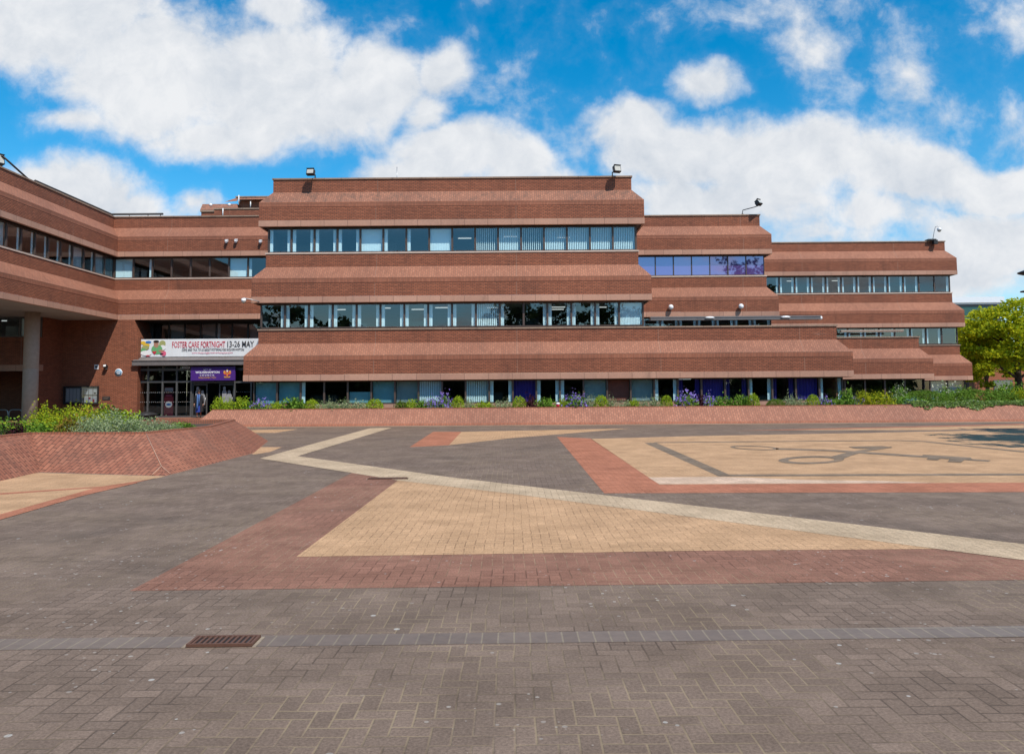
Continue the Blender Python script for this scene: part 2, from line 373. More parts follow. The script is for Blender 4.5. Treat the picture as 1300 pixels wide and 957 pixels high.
pave('pale_paving', [(823, 606), (837, 614.7), (1000, 613.9), (1190, 613.1), (1120, 610.5), (1010, 609), (960, 606.5), (900, 605.2)], 'pave_pale', 0.008)
pave('slate_line', [(818, 562.2), (833, 562), (926, 602.6), (912, 604.6)], 'pave_key', 0.008)
pave('slate_line', [(926, 602.4), (1300, 601.2), (1600, 600), (1600, 602.5), (1300, 603.6), (912, 604.8)], 'pave_key', 0.012)
pave('slate_line', [(833, 561.3), (1140, 558.8), (1175, 560), (1300, 573), (1300, 574.4), (1173, 561), (1140, 559.6), (828, 562.3)], 'pave_key', 0.012)
pave('red_paving', [(520, 567.5), (550, 548), (586, 548), (570, 565)], 'pave_red', 0.004)
pave('buff_paving', [(570, 565), (586, 548), (650, 546.8), (800, 543.8), (650, 556)], 'pave_buff', 0.004)
pave('buff_paving', [(289, 549.5), (320, 545.8), (378, 544.8), (350, 549.3)], 'pave_buff', 0.004)
pave('buff_paving', [(285, 556), (300, 554), (330, 554), (316, 558), (292, 561)], 'pave_buff', 0.004)
pave('buff_paving', [(308, 570), (330, 567.5), (358, 567.5), (343, 573.5), (322, 577)], 'pave_buff', 0.004)
pave('buff_paving', [(-120, 622), (50, 600), (210, 604.5), (198, 607), (100, 628), (0, 656), (-120, 690)], 'pave_buff', 0.004)
pave('red_paving', [(-120, 633), (0, 626), (130, 617.5), (196, 607.5), (198, 607), (100, 628), (0, 656), (0, 653), (90, 628), (120, 619.5), (0, 628), (-120, 636)], 'pave_red', 0.008)
pave('red_paving', [(-120, 690), (0, 654.5), (100, 627), (170, 612), (175, 613), (103, 630), (0, 660), (-120, 697)], 'pave_red', 0.012)
pave('buff_paving', [(1000, 546), (1120, 543.5), (1300, 539.5), (1300, 543.3), (1180, 546)], 'pave_buff', 0.004)
pave('red_paving', [(930, 546.8), (1060, 543.6), (1300, 538), (1300, 539.3), (1120, 543.2), (1000, 546)], 'pave_red', 0.008)
# the two crossed keys laid in slate
def keyline(a, b, w0, w1):
    return [(a[0], a[1]-w0), (b[0], b[1]-w1), (b[0], b[1]+w1), (a[0], a[1]+w0)]
def ring(cx, cy, rx, ry, t, tilt, name='slate_key'):
    b = MB(); n = 26; pts = []
    for k in range(n):
        a = 2*math.pi*k/n
        o = at(cx+rx*math.cos(a), cy+ry*math.sin(a)+tilt*math.cos(a), Z=0); i = at(cx+rx*t*math.cos(a), cy+ry*t*0.86*math.sin(a)+tilt*t*math.cos(a), Z=0)
        pts.append((o, i))
    for k in range(n):
        o0, i0 = pts[k]; o1, i1 = pts[(k+1)%n]
        q = [(o0.x, o0.y, .008), (o1.x, o1.y, .008), (i1.x, i1.y, .008), (i0.x, i0.y, .008)]
        b.face(q[::-1], M['pave_key'])
    tag(b.build(name), kind='structure')
ring(958, 568.6, 31, 2.6, 0.8, 1.2)
pave('slate_key', [(985, 569), (1060, 571.2), (1150, 577.2), (1258, 584.6), (1255, 586.2), (1145, 579.2), (1050, 572.8), (985, 570.8)], 'pave_key', 0.016)
pave('slate_key', [(1170, 579), (1180, 580), (1176, 583.5), (1190, 584.5), (1196, 581.5), (1206, 582.3), (1203, 586.5), (1220, 587.4), (1226, 583.4), (1236, 584), (1232, 581), (1172, 577.5)], 'pave_key', 0.02)
ring(1030, 584, 42, 5.0, 0.7, -0.8)
pave('slate_key', [(1050, 581), (1072, 575.5), (1092, 571.5), (1131, 567.2), (1133, 568.4), (1098, 573.5), (1080, 579), (1068, 583.5)], 'pave_key', 0.02)
pave('slate_key', [(1077, 567.2), (1120, 566.6), (1132, 568), (1122, 570.2), (1085, 569.4)], 'pave_key', 0.024)
# channel across the foreground: a shallow dish of stretcher bricks
def channel():
    a, b = at(-200, 820.5, Z=0), at(1500, 798.5, Z=0)
    d = (b-a).normalized(); n = Vector((-d.y, d.x, 0)); mb = MB()
    prof = [(-.115, .0), (-.06, -.0012), (0, -.0018), (.06, -.0012), (.115, 0)]
    for (o0, z0), (o1, z1) in zip(prof, prof[1:]):
        p = [a+n*o0, b+n*o0, b+n*o1, a+n*o1]
        mb.face([(p[0].x, p[0].y, z0+.0022), (p[1].x, p[1].y, z0+.0022), (p[2].x, p[2].y, z1+.0022), (p[3].x, p[3].y, z1+.0022)], M['pave_channel'], True)
    tag(mb.build('drain_channel'), kind='structure')
    return d, n
CH_D, CH_N = channel()
# pale kerb line at the foot of the long planter
def pl_y(x, base=38.35): return base - 0.018*x
mb = MB(); mb.box(0, 1, 0, 1, 0, 1, M['pave_cream'])
mb = MB()
mb.face([(-15.9, pl_y(-15.9)-.3, .008), (45, pl_y(45)-.3, .008), (45, pl_y(45)-.02, .008), (-15.9, pl_y(-15.9)-.02, .008)], M['pave_edge'])
tag(mb.build('kerb_line'), kind='structure')

# iron gratings
def grate(c, L, W, slots, label, group=None):
    root = empty('drain_grate', (c.x, c.y, 0.0), label, 'drain grate', group, math.atan2(CH_D.y, CH_D.x))
    a = MB(); t = .018; z0, z1 = .004, .022
    a.box(-L/2, L/2, -W/2, -W/2+t, z0, z1, M['rust']); a.box(-L/2, L/2, W/2-t, W/2, z0, z1, M['rust'])
    a.box(-L/2, -L/2+t, -W/2+t, W/2-t, z0, z1, M['rust']); a.box(L/2-t, L/2, -W/2+t, W/2-t, z0, z1, M['rust'])
    a.build('frame', root)
    b = MB(); w = (L-2*t)/slots
    for k in range(slots):
        x = -L/2+t+w*(k+.5); b.obox((x, 0, .017), (w*.42, W-2*t+.004, .008), Matrix.Identity(3), M['rust'])
    b.build('bars', root)
    for sx in (-1, 1):
        k = MB(); k.obox((sx*(L/2+.013), 0, .003), (.022, W+.02, .006), Matrix.Identity(3), M['grout']); k.build('mortar_edge', root)
    c2 = MB(); c2.face([(-L/2+t, -W/2+t, .0125), (L/2-t, -W/2+t, .0125), (L/2-t, W/2-t, .0125), (-L/2+t, W/2-t, .0125)], M['black']); c2.build('slot_shade', root)  # flat black sheet stands for the shaded hollow below the bars
    return root
grate(at(284.5, 815.6, Z=0), .42, .185, 11, 'rusty slotted drain grate set in the foreground paving channel')
grate(at(492, 608, Z=0), .72, .2, 12, 'small far rusty drain grate on the edge of the cream paving line')

# ------------------------------------------------------------------ civic building
BLD = empty('civic_building', (0, 0, 0), 'long stepped red brick civic building with ribbon windows and sloping brick bands', 'building')
def offs(path, o):
    """mitred offset of a plan polyline; outward is on the right of the direction of travel"""
    P = [Vector(p) for p in path]; out = []
    ns = []
    for a, b in zip(P, P[1:]):
        d = (b-a).normalized(); ns.append(Vector((d.y, -d.x)))
    for i, p in enumerate(P):
        if i == 0: out.append(p+ns[0]*o)
        elif i == len(P)-1: out.append(p+ns[-1]*o)
        else:
            k = (ns[i-1]+ns[i]); k = k/(1+ns[i-1].dot(ns[i])); out.append(p+k*o)
    return out
def sweep(mb, path, prof, mats):
    rings = [[(q.x, q.y, z) for q in offs(path, o)] for o, z in prof]
    for i, mt in enumerate(mats):
        if mt is None: continue
        for k in range(len(path)-1):
            mb.face([rings[i+1][k], rings[i+1][k+1], rings[i][k+1], rings[i][k]], mt)
PT = 4.03
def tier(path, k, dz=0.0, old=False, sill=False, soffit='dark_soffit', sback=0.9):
    z = PT*k+dz; b = (2-k)*.26; f = b+.56
    mb = MB(); sl = M['slope_old'] if old else M['slope']
    sweep(mb, path, [(b-.28, z+4.5), (b-.28, z+4.88), (b, z+4.88), (b, z+4.2), (f, z+3.54), (f, z+3.3), (f-.014, z+3.292), (f-.014, z+3.275), (f, z+3.268), (f, z+2.58)],
          [M['brick'], M['coping'], M['brick'], sl, M['soldier'], M['soldier'], M['soldier'], M['brick'], M['brick']])
    # closed ends
    for e, flip in ((0, False), (-1, True)):
        pts = [(b-.28, z+4.88), (b, z+4.88), (b, z+4.2), (f, z+3.54), (f, z+2.58), (b-.28, z+2.58)]
        ring = [offs(path, o)[e] for o, _ in pts]
        q = [(p.x, p.y, zz) for p, (_, zz) in zip(ring, pts)]
        mb.face(q if flip else q[::-1], M['brick'])
    t = mb.build('brick_band', BLD)
    c = MB(); cm = M['sill'] if sill else M['coping']; ov = .035 if sill else .05
    sweep(c, path, [(b-.32, z+4.882), (b-.32, z+4.96), (b+ov, z+4.96), (b+ov, z+4.882), (b-.32, z+4.882)], [cm]*4)
    c.build('coping', t)
    l = MB()
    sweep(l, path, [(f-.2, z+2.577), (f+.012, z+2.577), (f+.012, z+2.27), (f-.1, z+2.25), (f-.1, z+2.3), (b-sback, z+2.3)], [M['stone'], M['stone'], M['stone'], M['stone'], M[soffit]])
    l.build('lintel', t)
    return t
# ----- windows
WCACHE = {}
def slat(mb, x, y, w, ang, z0, z1, m):
    dx, dy = math.cos(ang)*w/2, math.sin(ang)*w/2
    mb.face([(x-dx, y-dy, z0), (x+dx, y+dy, z0), (x+dx, y+dy, z1), (x-dx, y-dy, z1)], m)
def wparts(w, h, style, frame, glass, pw):
    key = (round(w, 3), round(h, 3), style, frame, glass)
    if key in WCACHE: return WCACHE[key]
    f = MB(); fm = M[frame]
    f.box(0, w, -.03, .07, 0, .055, fm); f.box(0, w, -.03, .07, h-.07, h, fm)
    f.box(0, pw, -.045, .07, .055, h-.07, fm); f.box(w-pw, w, -.045, .07, .055, h-.07, fm)
    fr = f.mesh('window')
    p = MB(); x0, x1, z0, z1 = pw-.005, w-pw+.005, .05, h-.065
    p.face([(x0, 0, z0), (x1, 0, z0), (x1, 0, z1), (x0, 0, z1)], M[glass]); pn = p.mesh('pane')
    b = None; bl = M['blind']; a0, a1 = pw+.01, w-pw-.01; q0, q1 = .07, h-.08
    bl_list = []
    if style in ('open', 'openl', 'openr'):
        for sx in ([a0+.0] if style != 'openr' else [])+([a1-.165] if style != 'openl' else []):
            q = MB()
            for i in range(4): slat(q, sx+.025+i*.036, .075+.02*(i%2), .062, R(-24 if i%2 else 20), q0, q1, bl)
            bl_list.append(q.mesh('blind'))
    elif style == 'closed':
        b = MB(); n = int((a1-a0)/.085)
        for i in range(n+1): slat(b, a0+.03+i*(a1-a0-.06)/n, +.11, .088, R(14), q0, q1, bl)
    elif style == 'spaced':
        b = MB(); n = int((a1-a0)/.1)
        for i in range(n+1): slat(b, a0+.03+i*(a1-a0-.06)/n, +.11, .088, R(62), q0, q1, bl)
    elif style == 'half':
        b = MB(); n = int((a1-a0)/.095)
        for i in range(n+1): slat(b, a0+.03+i*(a1-a0-.06)/n, +.11, .088, R(40), q0, q1, bl)
    elif style in ('purple', 'cyan', 'grey', 'red', 'cyanlow'):
        b = MB(); mt = M[{'purple': 'purple_cloth', 'cyan': 'cyan', 'grey': 'greyboard', 'red': 'redboard', 'cyanlow': 'cyan'}[style]]
        n = 22; top = q1 if style != 'cyanlow' else q0+(q1-q0)*.52
        for i in range(n):
            xa = a0+(a1-a0)*i/n; xb = a0+(a1-a0)*(i+1)/n; am = .035 if style == 'purple' else 0
            ya, yb = .2+am*math.sin(i*1.9), .2+am*math.sin((i+1)*1.9)
            b.face([(xa, ya, q0), (xb, yb, q0), (xb, yb, top), (xa, ya, top)], mt)
    elif style == 'purpleopen':
        for s0, s1 in ((a0, a0+.24), (a1-.24, a1)):
            q = MB()
            for i in range(8):
                xa = s0+(s1-s0)*i/8; xb = s0+(s1-s0)*(i+1)/8
                q.face([(xa, .2+.03*math.sin(i*2), q0), (xb, .2+.03*math.sin(i*2+2), q0), (xb, .2+.03*math.sin(i*2+2), q1), (xa, .2+.03*math.sin(i*2), q1)], M['purple_cloth'])
            bl_list.append(q.mesh('blind'))
    if b: bl_list.append(b.mesh('blind'))
    WCACHE[key] = (fr, pn, bl_list)
    return WCACHE[key]
rw = random.Random(3)
def strip(p0, p1, z0, z1, styles, name='window', frame='bronze', glass='glass', pw=.05):
    p0, p1 = Vector(p0), Vector(p1); d = p1-p0; n = len(styles); w = d.length/n; d.normalize(); a = math.atan2(d.y, d.x)
    for i, st in enumerate(styles):
        fr, pn, bd = wparts(w, z1-z0, st, frame, glass, pw)
        q = p0+d*w*i
        o = link(name, fr, BLD, (q.x, q.y, z0), (0, 0, a))
        link('pane', pn, o, (0, 0, 0), (R(rw.uniform(-.35, .35)), 0, R(rw.uniform(-.4, .4))))
        for k in bd: link('blind' if 'purple' not in st else 'curtain', k, o)
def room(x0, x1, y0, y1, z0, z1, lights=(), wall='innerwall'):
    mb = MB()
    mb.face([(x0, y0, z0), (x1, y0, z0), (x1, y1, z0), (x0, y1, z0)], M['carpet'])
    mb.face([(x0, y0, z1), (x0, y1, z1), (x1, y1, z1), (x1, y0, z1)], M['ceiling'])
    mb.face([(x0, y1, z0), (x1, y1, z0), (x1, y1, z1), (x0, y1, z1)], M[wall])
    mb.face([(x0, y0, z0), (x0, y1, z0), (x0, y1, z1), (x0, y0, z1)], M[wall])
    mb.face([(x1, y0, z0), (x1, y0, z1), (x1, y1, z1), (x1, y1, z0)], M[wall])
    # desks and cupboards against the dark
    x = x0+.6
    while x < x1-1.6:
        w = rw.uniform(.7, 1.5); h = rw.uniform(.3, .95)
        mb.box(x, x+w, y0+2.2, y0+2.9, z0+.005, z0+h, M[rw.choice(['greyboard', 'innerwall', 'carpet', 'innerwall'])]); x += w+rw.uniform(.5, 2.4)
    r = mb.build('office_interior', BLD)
    for lx, ly in lights:
        t = MB(); t.box(lx, lx+.75, ly, ly+.06, z1-.06, z1-.02, M['tube']); t.build('ceiling_light', r)
S1, H1 = 5.0, 6.28            # first floor glass, sill to head
S2, H2 = 9.0, 10.31
def block_tiers(path, olds=True):
    tier(path, 2, old=olds); tier(path, 1, sill=True)
# main block
PA = [(-12.61, 61), (-12.61, 41.2), (6.4, 41.2), (6.4, 61)]
block_tiers(PA)
PAP = [(-12.61, 60), (-12.61, 41.2), (16.29, 41.2), (16.29, 49.9)]
tier(PAP, 0)
def front(path, o, i0=1, i1=2):
    q = offs(path, o); return q[i0], q[i1]
a, b = front(PA, .16); strip(a, b, S2, H2, ['open', 'open', 'open', 'open', 'closed', 'openl', 'openl', 'closed', 'none', 'spaced', 'half', 'spaced', 'half', 'half', 'half', 'half'])
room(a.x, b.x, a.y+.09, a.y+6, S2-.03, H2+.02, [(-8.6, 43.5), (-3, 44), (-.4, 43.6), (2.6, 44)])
a, b = front(PA, .42); strip(a, b, S1, H1, ['openr', 'open', 'open', 'open', 'open', 'open', 'open', 'open', 'open', 'half', 'openl', 'openr', 'open', 'open', 'open', 'closed'])
room(a.x, b.x, a.y+.09, a.y+6, S1-.03, H1+.02, [(-10, 43.6), (-7.4, 43), (-5.6, 43.8), (-4.2, 43), (-1.4, 43.2), (2.2, 43.2), (2.2, 44.4), (4.5, 43.4)])
a, b = front(PAP, .68); GA, GB = a, b
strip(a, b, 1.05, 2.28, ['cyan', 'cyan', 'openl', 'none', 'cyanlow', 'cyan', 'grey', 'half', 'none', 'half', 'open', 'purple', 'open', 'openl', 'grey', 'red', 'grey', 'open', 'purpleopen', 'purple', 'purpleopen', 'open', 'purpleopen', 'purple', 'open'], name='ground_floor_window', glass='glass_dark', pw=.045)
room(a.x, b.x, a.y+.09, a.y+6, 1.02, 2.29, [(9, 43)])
for o, z0, z1 in ((.16, S2, H2), (.42, S1, H1)):     # glazed returns at both corners
    q = offs(PA, o)
    strip((q[1].x, q[1].y+2.44), (q[1].x, q[1].y), z0, z1, ['none', 'none'], name='corner_window')
    strip((q[2].x, q[2].y), (q[2].x, q[2].y+2.44), z0, z1, ['open', 'none'], name='corner_window')
    mb = MB()
    mb.box(q[1].x, q[1].x+.2, q[1].y+2.45, 60.5, z0-.2, z1+.1, M['brick']); mb.box(q[2].x-.2, q[2].x, q[2].y+2.45, 60.5, z0-.2, z1+.1, M['brick'])
    mb.build('side_wall', BLD)
mb = MB(); mb.face([(-12.4, 41.4, 12.6), (6.2, 41.4, 12.6), (6.2, 61, 12.6), (-12.4, 61, 12.6)], M['roof'])
mb.face([(6.5, 41.0, 4.7), (16.6, 41.0, 4.7), (16.6, 50.6, 4.7), (6.5, 50.6, 4.7)], M['roof'])
mb.box(-13.1, -12.9, 42.0, 60, 0, 2.3, M['brick'])
mb.box(16.65, 16.8, 40.6, 50, 0, 2.29, M['brick'])
mb.build('flat_roof', BLD)
mb = MB(); mb.box(GA.x-.05, GB.x+.05, GA.y-.05, GA.y+.25, .0, 1.045, M['stone']); mb.build('ground_sill_wall', BLD)

# middle block, ten metres further back
PB = [(3, 50.6), (16.15, 50.6), (16.15, 70)]
block_tiers(PB, False)
PBP = [(16, 50.6), (25.4, 50.6), (25.4, 60)]
tier(PBP, 0)
M['film'] = None
def filmmat():
    m, t, p = newmat('purple window film'); t.n.remove(p)
    d = t.new('ShaderNodeBsdfDiffuse'); d.inputs[0].default_value = rgb(.12, .07, .24)
    g = t.new('ShaderNodeBsdfGlossy'); g.inputs[0].default_value = rgb(.72, .66, .9); g.inputs['Roughness'].default_value = .02
    mx = t.new('ShaderNodeMixShader'); mx.inputs[0].default_value = .33
    t.l.new(d.outputs[0], mx.inputs[1]); t.l.new(g.outputs[0], mx.inputs[2]); t.l.new(mx.outputs[0], t.n['Material Output'].inputs[0])
    return m
M['film'] = filmmat()
a, b = offs(PB, .16)[:2]; strip((b.x-1.17*8, a.y), b, S2, H2, ['none']*8, name='purple_window', glass='film', pw=.03)
room(5, b.x, a.y+.09, a.y+5, S2-.03, H2+.02)
a, b = offs(PB, .42)[:2]; strip((b.x-1.18*8, a.y), b, S1, H1, ['open']*8)
room(5, b.x, a.y+.09, a.y+5, S1-.03, H1+.02)
mb = MB(); mb.face([(5, 50.8, 12.6), (15.9, 50.8, 12.6), (15.9, 70, 12.6), (5, 70, 12.6)], M['roof'])
mb.face([(15.9, 50.4, 4.7), (25.2, 50.4, 4.7), (25.2, 60.6, 4.7), (15.9, 60.6, 4.7)], M['roof'])
mb.box(15.8, 16.0, 51.4, 70, S1-.2, H1+.1, M['brick']); mb.box(15.9, 16.1, 51.2, 70, S2-.2, H2+.1, M['brick'])
mb.build('flat_roof', BLD)
a, b = offs(PBP, .68)[:2]
strip(a, b, .85, 2.28, ['none', 'open', 'none', 'none', 'none', 'none', 'none', 'none'], name='ground_floor_window', glass='glass_dark')
room(a.x, b.x, a.y+.09, a.y+5, .8, 2.29)
mb = MB(); mb.box(a.x-.05, b.x+.05, a.y-.05, a.y+.25, 0, .845, M['stone']); mb.build('ground_sill_wall', BLD)

# far right block
PC = [(13, 60.3), (33.5, 60.3), (33.5, 82)]
block_tiers(PC, False); tier(PC, 0)
a, b = offs(PC, .16)[:2]; strip((b.x-1.19*12, a.y), b, S2, H2, ['open']*10+['none', 'openr'])
strip((b.x, b.y), (b.x, b.y+3.6), S2, H2, ['none', 'none', 'none'], name='corner_window')
room(15, b.x-.1, a.y+.09, a.y+4, S2-.03, H2+.02, [(22, 62.5), (25.6, 62.5)])
a, b = offs(PC, .42)[:2]; strip((b.x-1.19*13, a.y), b, S1, H1, ['open']*9+['openr', 'open', 'open', 'none'])
strip((b.x, b.y), (b.x, b.y+3.6), S1, H1, ['none', 'none', 'none'], name='corner_window')
room(15, b.x-.1, a.y+.09, a.y+4, S1-.03, H1+.02)
a, b = offs(PC, .68)[:2]; strip((25, a.y), b, .6, 2.28, ['none', 'none', 'none', 'none', 'none', 'cyan', 'grey'], name='ground_floor_window', glass='glass_dark')
room(24, b.x, a.y+.09, a.y+4, .55, 2.29)
mb = MB(); mb.face([(13, 60.5, 12.6), (33.3, 60.5, 12.6), (33.3, 82, 12.6), (13, 82, 12.6)], M['roof'])
mb.box(24, b.x+.03, a.y-.05, a.y+.25, 0, .595, M['stone'])
mb.build('flat_roof', BLD)

# link and left wing: one swept band with an inner corner
PL = [(-25.4, 26), (-25.4, 49.8), (-12.3, 49.8)]
block_t2 = tier(PL, 2); block_t1 = tier(PL, 1, sill=True, soffit='soffit', sback=.4)
a, c, b = offs(PL, .16)
strip((c.x, c.y-1.19*16), (c.x, c.y-.02), S2, H2, ['closed', 'open', 'open', 'openr', 'open', 'open', 'closed', 'open', 'open', 'openr', 'open', 'open', 'closed', 'open', 'closed', 'half'], name='wing_window')
strip((c.x+.02, c.y), (c.x+1.215*9, c.y), S2, H2, ['half', 'openr', 'none', 'none', 'none', 'none', 'closed', 'openl', 'open'], name='link_window')
mb = MB()
def shell(x0, x1, y0, y1, z0, z1):
    mb.face([(x0, y0, z0), (x1, y0, z0), (x1, y1, z0), (x0, y1, z0)], M['carpet']); mb.face([(x0, y0, z1), (x0, y1, z1), (x1, y1, z1), (x1, y0, z1)], M['ceiling'])
    mb.face([(x0, y0, z0), (x0, y1, z0), (x0, y1, z1), (x0, y0, z1)], M['innerwall']); mb.face([(x0, y1, z0), (x1, y1, z0), (x1, y1, z1), (x0, y1, z1)], M['innerwall'])
shell(-31, c.x-.1, 26, 49.3, S2-.03, H2+.02); shell(-31, -12.8, 49.75, 55, S2-.03, H2+.02)
mb.build('office_interior', BLD)
mb = MB()
mb.face([(-40, 26, 12.6), (-25.6, 26, 12.6), (-25.6, 62, 12.6), (-40, 62, 12.6)], M['roof']); mb.face([(-25.6, 50, 12.6), (-12.3, 50, 12.6), (-12.3, 62, 12.6), (-25.6, 62, 12.6)], M['roof'])
mb.face([(-40, 26, 6.296), (-40, 52, 6.296), (-24.75, 52, 6.296), (-24.75, 26, 6.296)], M['soffit'])
mb.build('flat_roof', BLD)
# brick pier and shaded wall below the link
mb = MB(); YW = 48.97; xr = -23.28
prof = [(-27.95, 0), (xr, 0), (xr, 5.2), (xr-.28, 6.31), (-27.95, 6.31)]
mb.face([(x, YW, z) for x, z in prof], M['brick']); mb.face([(x, YW+2.7, z) for x, z in prof[::-1]], M['brick'])
for (xa, za), (xb, zb) in zip(prof, prof[1:]+prof[:1]):
    mb.face([(xa, YW, za), (xa, YW+2.7, za), (xb, YW+2.7, zb), (xb, YW, zb)], M['brick'])
mb.build('brick_pier', BLD)
# lower storey under the wing, left of the column
mb = MB(); YB = 46.5; zA = at(20, 428, Y=YB).z; zB = at(20, 463, Y=YB).z; zC = at(20, 471, Y=YB).z
mb.box(-44, -27.95, YB, YB+.3, zB, zA, M['brick']); mb.box(-28.2, -27.95, YB+.31, YW+.2, zB, 6.28, M['brick'])
mb.box(-44, -27.9, YB-.05, YB+.35, zC, zB-.003, M['stone'])
mb.face([(-44, 52, 0), (-27.9, 52, 0), (-27.9, 52, 4), (-44, 52, 4)], M['brick']); mb.face([(-27.96, YB, 0), (-27.96, 52, 0), (-27.96, 52, zC), (-27.96, YB, zC)], M['brick'])
mb.face([(-44, YB+.2, zB+.003), (-44, 52, zB+.003), (-28, 52, zB+.003), (-28, YB+.2, zB+.003)], M['dark_soffit'])
mb.box(-28.19, -27.93, YB+.36, 51.9, zC+.003, zB-.004, M['brick'])
mb.build('undercroft_wall', BLD)
strip((-37.7, YB+.1), (-27.98, YB+.1), zA+.01, 6.28, ['open', 'openr', 'open', 'none', 'openr', 'open', 'none', 'open'], name='undercroft_window', frame='greyframe')
room(-38, -28.0, YB+.2, YB+4, zA-.03, 6.29, [(-29.6, 48.5), (-32, 48.5)])
mb = MB(); cxy = (-26.95, 44.1); mb.lathe((cxy[0], cxy[1], 0), [(.39, 0), (.39, 3.1), (.385, 3.11), (.39, 3.12), (.39, 6.3)], M['concrete'], 28); mb.build('column', BLD)
# entrance recess
YE = 49.4; YS = 48.75; YM = 50.9
zt, zm, zb_ = at(240, 453, Y=YS).z, at(240, 458, Y=YS).z, at(240, 463.5, Y=YS).z
mb = MB(); cx0, cx1 = -23.55, -13.1
pr = [(YS, zb_), (YS, zm), (YS+.5, zt), (YM+.1, zt), (YM+.1, zb_)]
mb.face([(cx0, y, z) for y, z in pr], M['canopy']); mb.face([(cx1, y, z) for y, z in pr[::-1]], M['canopy'])
for (ya, za), (yb, zb2) in zip(pr, pr[1:]+pr[:1]):
    mb.face([(cx0, ya, za), (cx1, ya, za), (cx1, yb, zb2), (cx0, yb, zb2)][::-1], M['canopy'])
mb.box(cx0-.02, cx1, YS-.03, YS-.004, zb_+.26, zb_+.3, M['darkmetal'])
mb.build('entrance_canopy', BLD)
mb = MB(); mb.face([(-23.6, 49.05, 6.292), (-23.6, 51.4, 6.292), (-12.9, 51.4, 6.292), (-12.9, 49.05, 6.292)], M['dark_soffit'])
mb.box(-24, -23.2, YM-.05, YM+.25, 3.5, 6.3, M['black'])
mb.face([(-13.2, 48.9, 3.9), (-13.2, 51, 3.9), (-13.2, 51, 6.29), (-13.2, 48.9, 6.29)], M['innerwall']); mb.build('recess_soffit', BLD)
mb = MB()      # balustrade behind the banner
for i in range(9): mb.box(-23.2+i*1.2, -23.15+i*1.2, YS+.75, YS+.8, zt, zt+1.05, M['darkmetal'])
mb.box(-23.25, -13.1, YS+.73, YS+.82, zt+1.05, zt+1.1, M['darkmetal'])
mb.build('balustrade', BLD)
strip((-23.25, 50.9), (-13.0, 50.9), zt+.12, 6.28, ['none', 'grey', 'none', 'grey', 'openl', 'none', 'grey', 'grey', 'none', 'none'], name='mezzanine_window', frame='black', glass='glass_clear')
room(-23.2, -13.05, 50.98, 54.5, zt+.06, 6.29)
# entrance glazing
ZE = .2
def ex(px): return at(px, 500, Y=YE).x
def ez(py, px=240): return at(px, py, Y=YE).z
posts = [173.5, 188, 206.5, 224.5, 243, 298, 319, 334]
mb = MB()
for i, px in enumerate(posts): mb.box(ex(px)-.05, ex(px)+.05, YE-.06, YE+.08, ZE, 3.45, M['greyframe'])
mb.box(ex(173), ex(243)-.05, YE-.04, YE+.06, ez(485.5), ez(483), M['greyframe']); mb.box(ex(243)+.05, ex(334), YE-.04, YE+.06, ez(486.5), ez(484.3), M['greyframe'])
mb.box(ex(173), ex(334), YE-.045, YE+.065, ez(470.5), ez(467.5), M['greyframe'])
mb.box(ex(173), ex(243)-.05, YE-.04, YE+.06, ZE, ZE+.1, M['greyframe'])
ef = mb.build('entrance_screen', BLD)
for i in range(len(posts)-1):
    if i == 4: continue
    x0, x1 = ex(posts[i])+.05, ex(posts[i+1])-.05
    p = MB(); p.face([(x0, YE, ZE+.1), (x1, YE, ZE+.1), (x1, YE, 3.4), (x0, YE, 3.4)], M['glass_clear']); p.build('pane', ef)
    d = MB()      # white safety dots across the glass
    n = int((x1-x0)/.11)
    for zz in (1.15, 1.75):
        for k in range(n): d.box(x0+.06+k*(x1-x0)/n, x0+.085+k*(x1-x0)/n, YE-.008, YE-.003, zz, zz+.025, M['white'])
    d.build('safety_dots', ef)
M['frost'] = plain('frosted graphic', (.3, .3, .31), .6)
def door(x0, x1, ghost):
    f = MB(); z1 = ez(487.5)
    f.box(x0, x0+.07, YE+.02, YE+.07, ZE, z1, M['greyframe']); f.box(x1-.07, x1, YE+.02, YE+.07, ZE, z1, M['greyframe'])
    f.box(x0+.07, x1-.07, YE+.02, YE+.07, ZE, ZE+.12, M['greyframe']); f.box(x0+.07, x1-.07, YE+.02, YE+.07, z1-.08, z1, M['greyframe'])
    d = f.build('entrance_door', BLD)
    p = MB(); p.face([(x0+.07, YE+.045, ZE+.12), (x1-.07, YE+.045, ZE+.12), (x1-.07, YE+.045, z1-.08), (x0+.07, YE+.045, z1-.08)], M['glass_clear']); p.build('pane', d)
    h = MB(); h.tube([(x1-.1, YE-.02, .95), (x1-.1, YE-.02, 1.45)], .016, M['steel']); h.build('handle', d)
    # frosted skyline of two standing figures
    g = MB(); cx = (x0+x1)/2
    for dx, hh, ww in ((-.14, 1.95, .3), (.16, 1.72, .34)):
        pts = [(-.5, .45), (.5, .45), (.46, .8), (.5, .9), (.3, 1-.02), (.16, 1.0), (-.16, 1.0), (-.3, .98), (-.5, .9), (-.46, .8)]
        g.face([(cx+dx+a*ww, YE+.028+dx*.01, ZE+.2+b*(hh-.45)) for a, b in pts], M['frost'])
        g.face([(cx+dx+.09*math.cos(t*.6283), YE+.028+dx*.01, ZE+.2+hh-.36+.12*math.sin(t*.6283)) for t in range(10)], M['frost'])
    g.build('frosted_graphic', d)
dx0, dx1 = ex(243)+.05, ex(298)-.05; dw = (dx1-dx0)*.36
door(dx0, dx0+dw, 0); door(dx1-dw, dx1, 0)
mb = MB()
